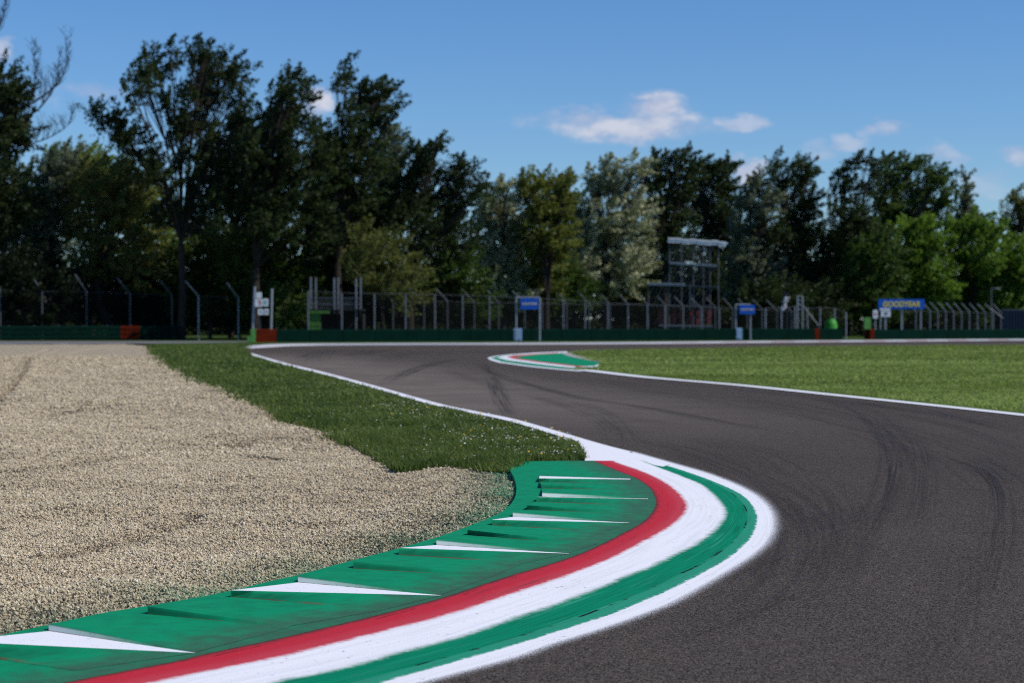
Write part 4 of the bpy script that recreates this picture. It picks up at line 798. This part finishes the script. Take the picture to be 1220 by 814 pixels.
# undergrowth and the wood behind, one mass nobody could count
g = np.random.default_rng(5); k = 5200; x = g.uniform(-75, 78, k); y = 178 + g.uniform(14, 34, k); top = 8.0 + 2.5 * np.sin(x * .23) + 1.6 * np.sin(x * .61 + 1)
z = g.random(k) ** 1.3 * top + .2; d = g.normal(0, 1, (k, 3)) + np.array([.5, 0, .5]); d /= np.linalg.norm(d, axis=1)[:, None]
v, q, t = leaves((np.stack([x, y, z], -1), d), 44, .95, .40, 77)
tag(npmesh('undergrowth', v, q, M['leaf_dark'], None, {'tint': t}), 'dark undergrowth of the wood behind the trees', 'undergrowth', kind='stuff')

# ------------------------------------------------------------------ light, sky, camera
SAZ, SEL = R(103), R(43)                              # sun to the right and beyond the trees
w = bpy.data.worlds.new('World'); sc.world = w; w.use_nodes = True; nt = w.node_tree; nt.nodes.clear()
class W(N):
    def __init__(s): s.t = nt
n = W(); out = nt.nodes.new('ShaderNodeOutputWorld'); bg = nt.nodes.new('ShaderNodeBackground')
sky = n.n('ShaderNodeTexSky', sky_type='NISHITA'); sky.sun_disc = False; sky.sun_elevation = SEL; sky.sun_rotation = SAZ
sky.altitude = 300; sky.air_density = 1.0; sky.dust_density = .1; sky.ozone_density = 3.0
tc = n.n('ShaderNodeTexCoord'); sp = n.n('ShaderNodeSeparateXYZ', {0: tc.outputs['Generated']})
yy = n.math('MAXIMUM', sp.outputs[1], .05); u = n.math('DIVIDE', sp.outputs[0], yy); v = n.math('DIVIDE', sp.outputs[2], yy)
uv = n.comb(u, n.math('MULTIPLY', v, 1.7)); nz = n.noise(uv, 26, 6, .58); nz2 = n.noise(uv, 9, 3, .5)
cov = None; wa = n.noise(n.comb(u, n.math('MULTIPLY', v, 2.2), 3.7), 22, 4, .6); wb = n.noise(n.comb(u, n.math('MULTIPLY', v, 2.2), 9.1), 22, 4, .6)
uw = n.math('ADD', u, n.math('MULTIPLY', n.math('SUBTRACT', wa, .5), .042)); vw = n.math('ADD', v, n.math('MULTIPLY', n.math('SUBTRACT', wb, .5), .022))
for cx, cy, rx, ry, st in ((738,148,118,22,1.0),(784,130,48,20,1.05),(690,142,44,14,.9),(882,142,24,13,.65),(1048,153,32,11,.75),(1015,166,36,10,.6),(975,178,30,12,.45),(1125,182,32,16,.62),(1215,186,28,18,.75),(898,206,24,18,1.1),(372,125,26,24,1.1),(105,110,58,14,.6),(0,62,24,18,.8),(295,200,30,14,.9),(1180,215,60,22,.4),(880,183,12,8,.5)):
    du = n.math('DIVIDE', n.math('SUBTRACT', uw, (cx - 610) / F), rx / F); dv = n.math('DIVIDE', n.math('SUBTRACT', vw, (HOR - cy) / F), ry / F)
    e = n.math('SUBTRACT', 1.0, n.math('ADD', n.math('MULTIPLY', du, du), n.math('MULTIPLY', dv, dv)))
    e = n.math('MULTIPLY', n.sm(n.math('ADD', n.math('MULTIPLY', e, .62), n.math('MULTIPLY', n.math('SUBTRACT', nz, .44), 2.2)), .02, .85), st)
    e = n.math('MULTIPLY', e, n.sm(n.math('ADD', n.math('MULTIPLY', du, du), n.math('MULTIPLY', dv, dv)), 1.7, .6))
    cov = e if cov is None else n.math('MAXIMUM', cov, e)
nzo = n.noise(n.comb(n.math('ADD', u, .006), n.math('ADD', n.math('MULTIPLY', v, 1.7), .010)), 26, 6, .58)
shade = n.sm(n.math('SUBTRACT', nz, nzo), -.10, .12)
CLOUD_LIT, CLOUD_DIM = (7.4, 7.5, 8.4), (4.6, 5.2, 7.2)
shade = n.math('ADD', n.math('MULTIPLY', shade, .65), n.math('MULTIPLY', n.sm(cov, .4, 1.0), .35))
cc = n.mix(shade, CLOUD_DIM, CLOUD_LIT)
hs = n.n('ShaderNodeHueSaturation', {'Saturation': 1.09, 'Value': 1.0, 'Color': n.mix(1.0, sky.outputs[0], (.78, .97, 1.24), 'MULTIPLY')})
col = n.mix(n.math('MULTIPLY', cov, .85), hs.outputs[0], cc)
nt.links.new(col, bg.inputs[0]); bg.inputs[1].default_value = .09; nt.links.new(bg.outputs[0], out.inputs[0])
L = bpy.data.lights.new('sun', 'SUN'); L.energy = 4.2; L.angle = R(.53); L.color = (1, .945, .87); lo = link('sun', L)
dv_ = Vector((math.sin(SAZ) * math.cos(SEL), math.cos(SAZ) * math.cos(SEL), math.sin(SEL))); lo.rotation_euler = dv_.to_track_quat('Z', 'Y').to_euler(); lo.location = (30, 30, 60)
cam = bpy.data.cameras.new('camera'); co = link('camera', cam); co.location = (0, 0, CAMH); co.rotation_euler = (R(90) - TH, 0, 0)
cam.lens = 65.0; cam.sensor_width = 36; cam.sensor_fit = 'HORIZONTAL'; cam.clip_end = 6000; cam.clip_start = .1
cam.dof.use_dof = True; cam.dof.focus_distance = 12.8; cam.dof.aperture_fstop = 2.7
sc.camera = co
sc.view_settings.view_transform = 'Standard'; sc.view_settings.look = 'None'; sc.view_settings.exposure = 0.0; sc.view_settings.gamma = 1
sc.cycles.transparent_max_bounces = 24; sc.cycles.max_bounces = 6; sc.cycles.use_denoising = False; sc.cycles.filter_width = 1.05
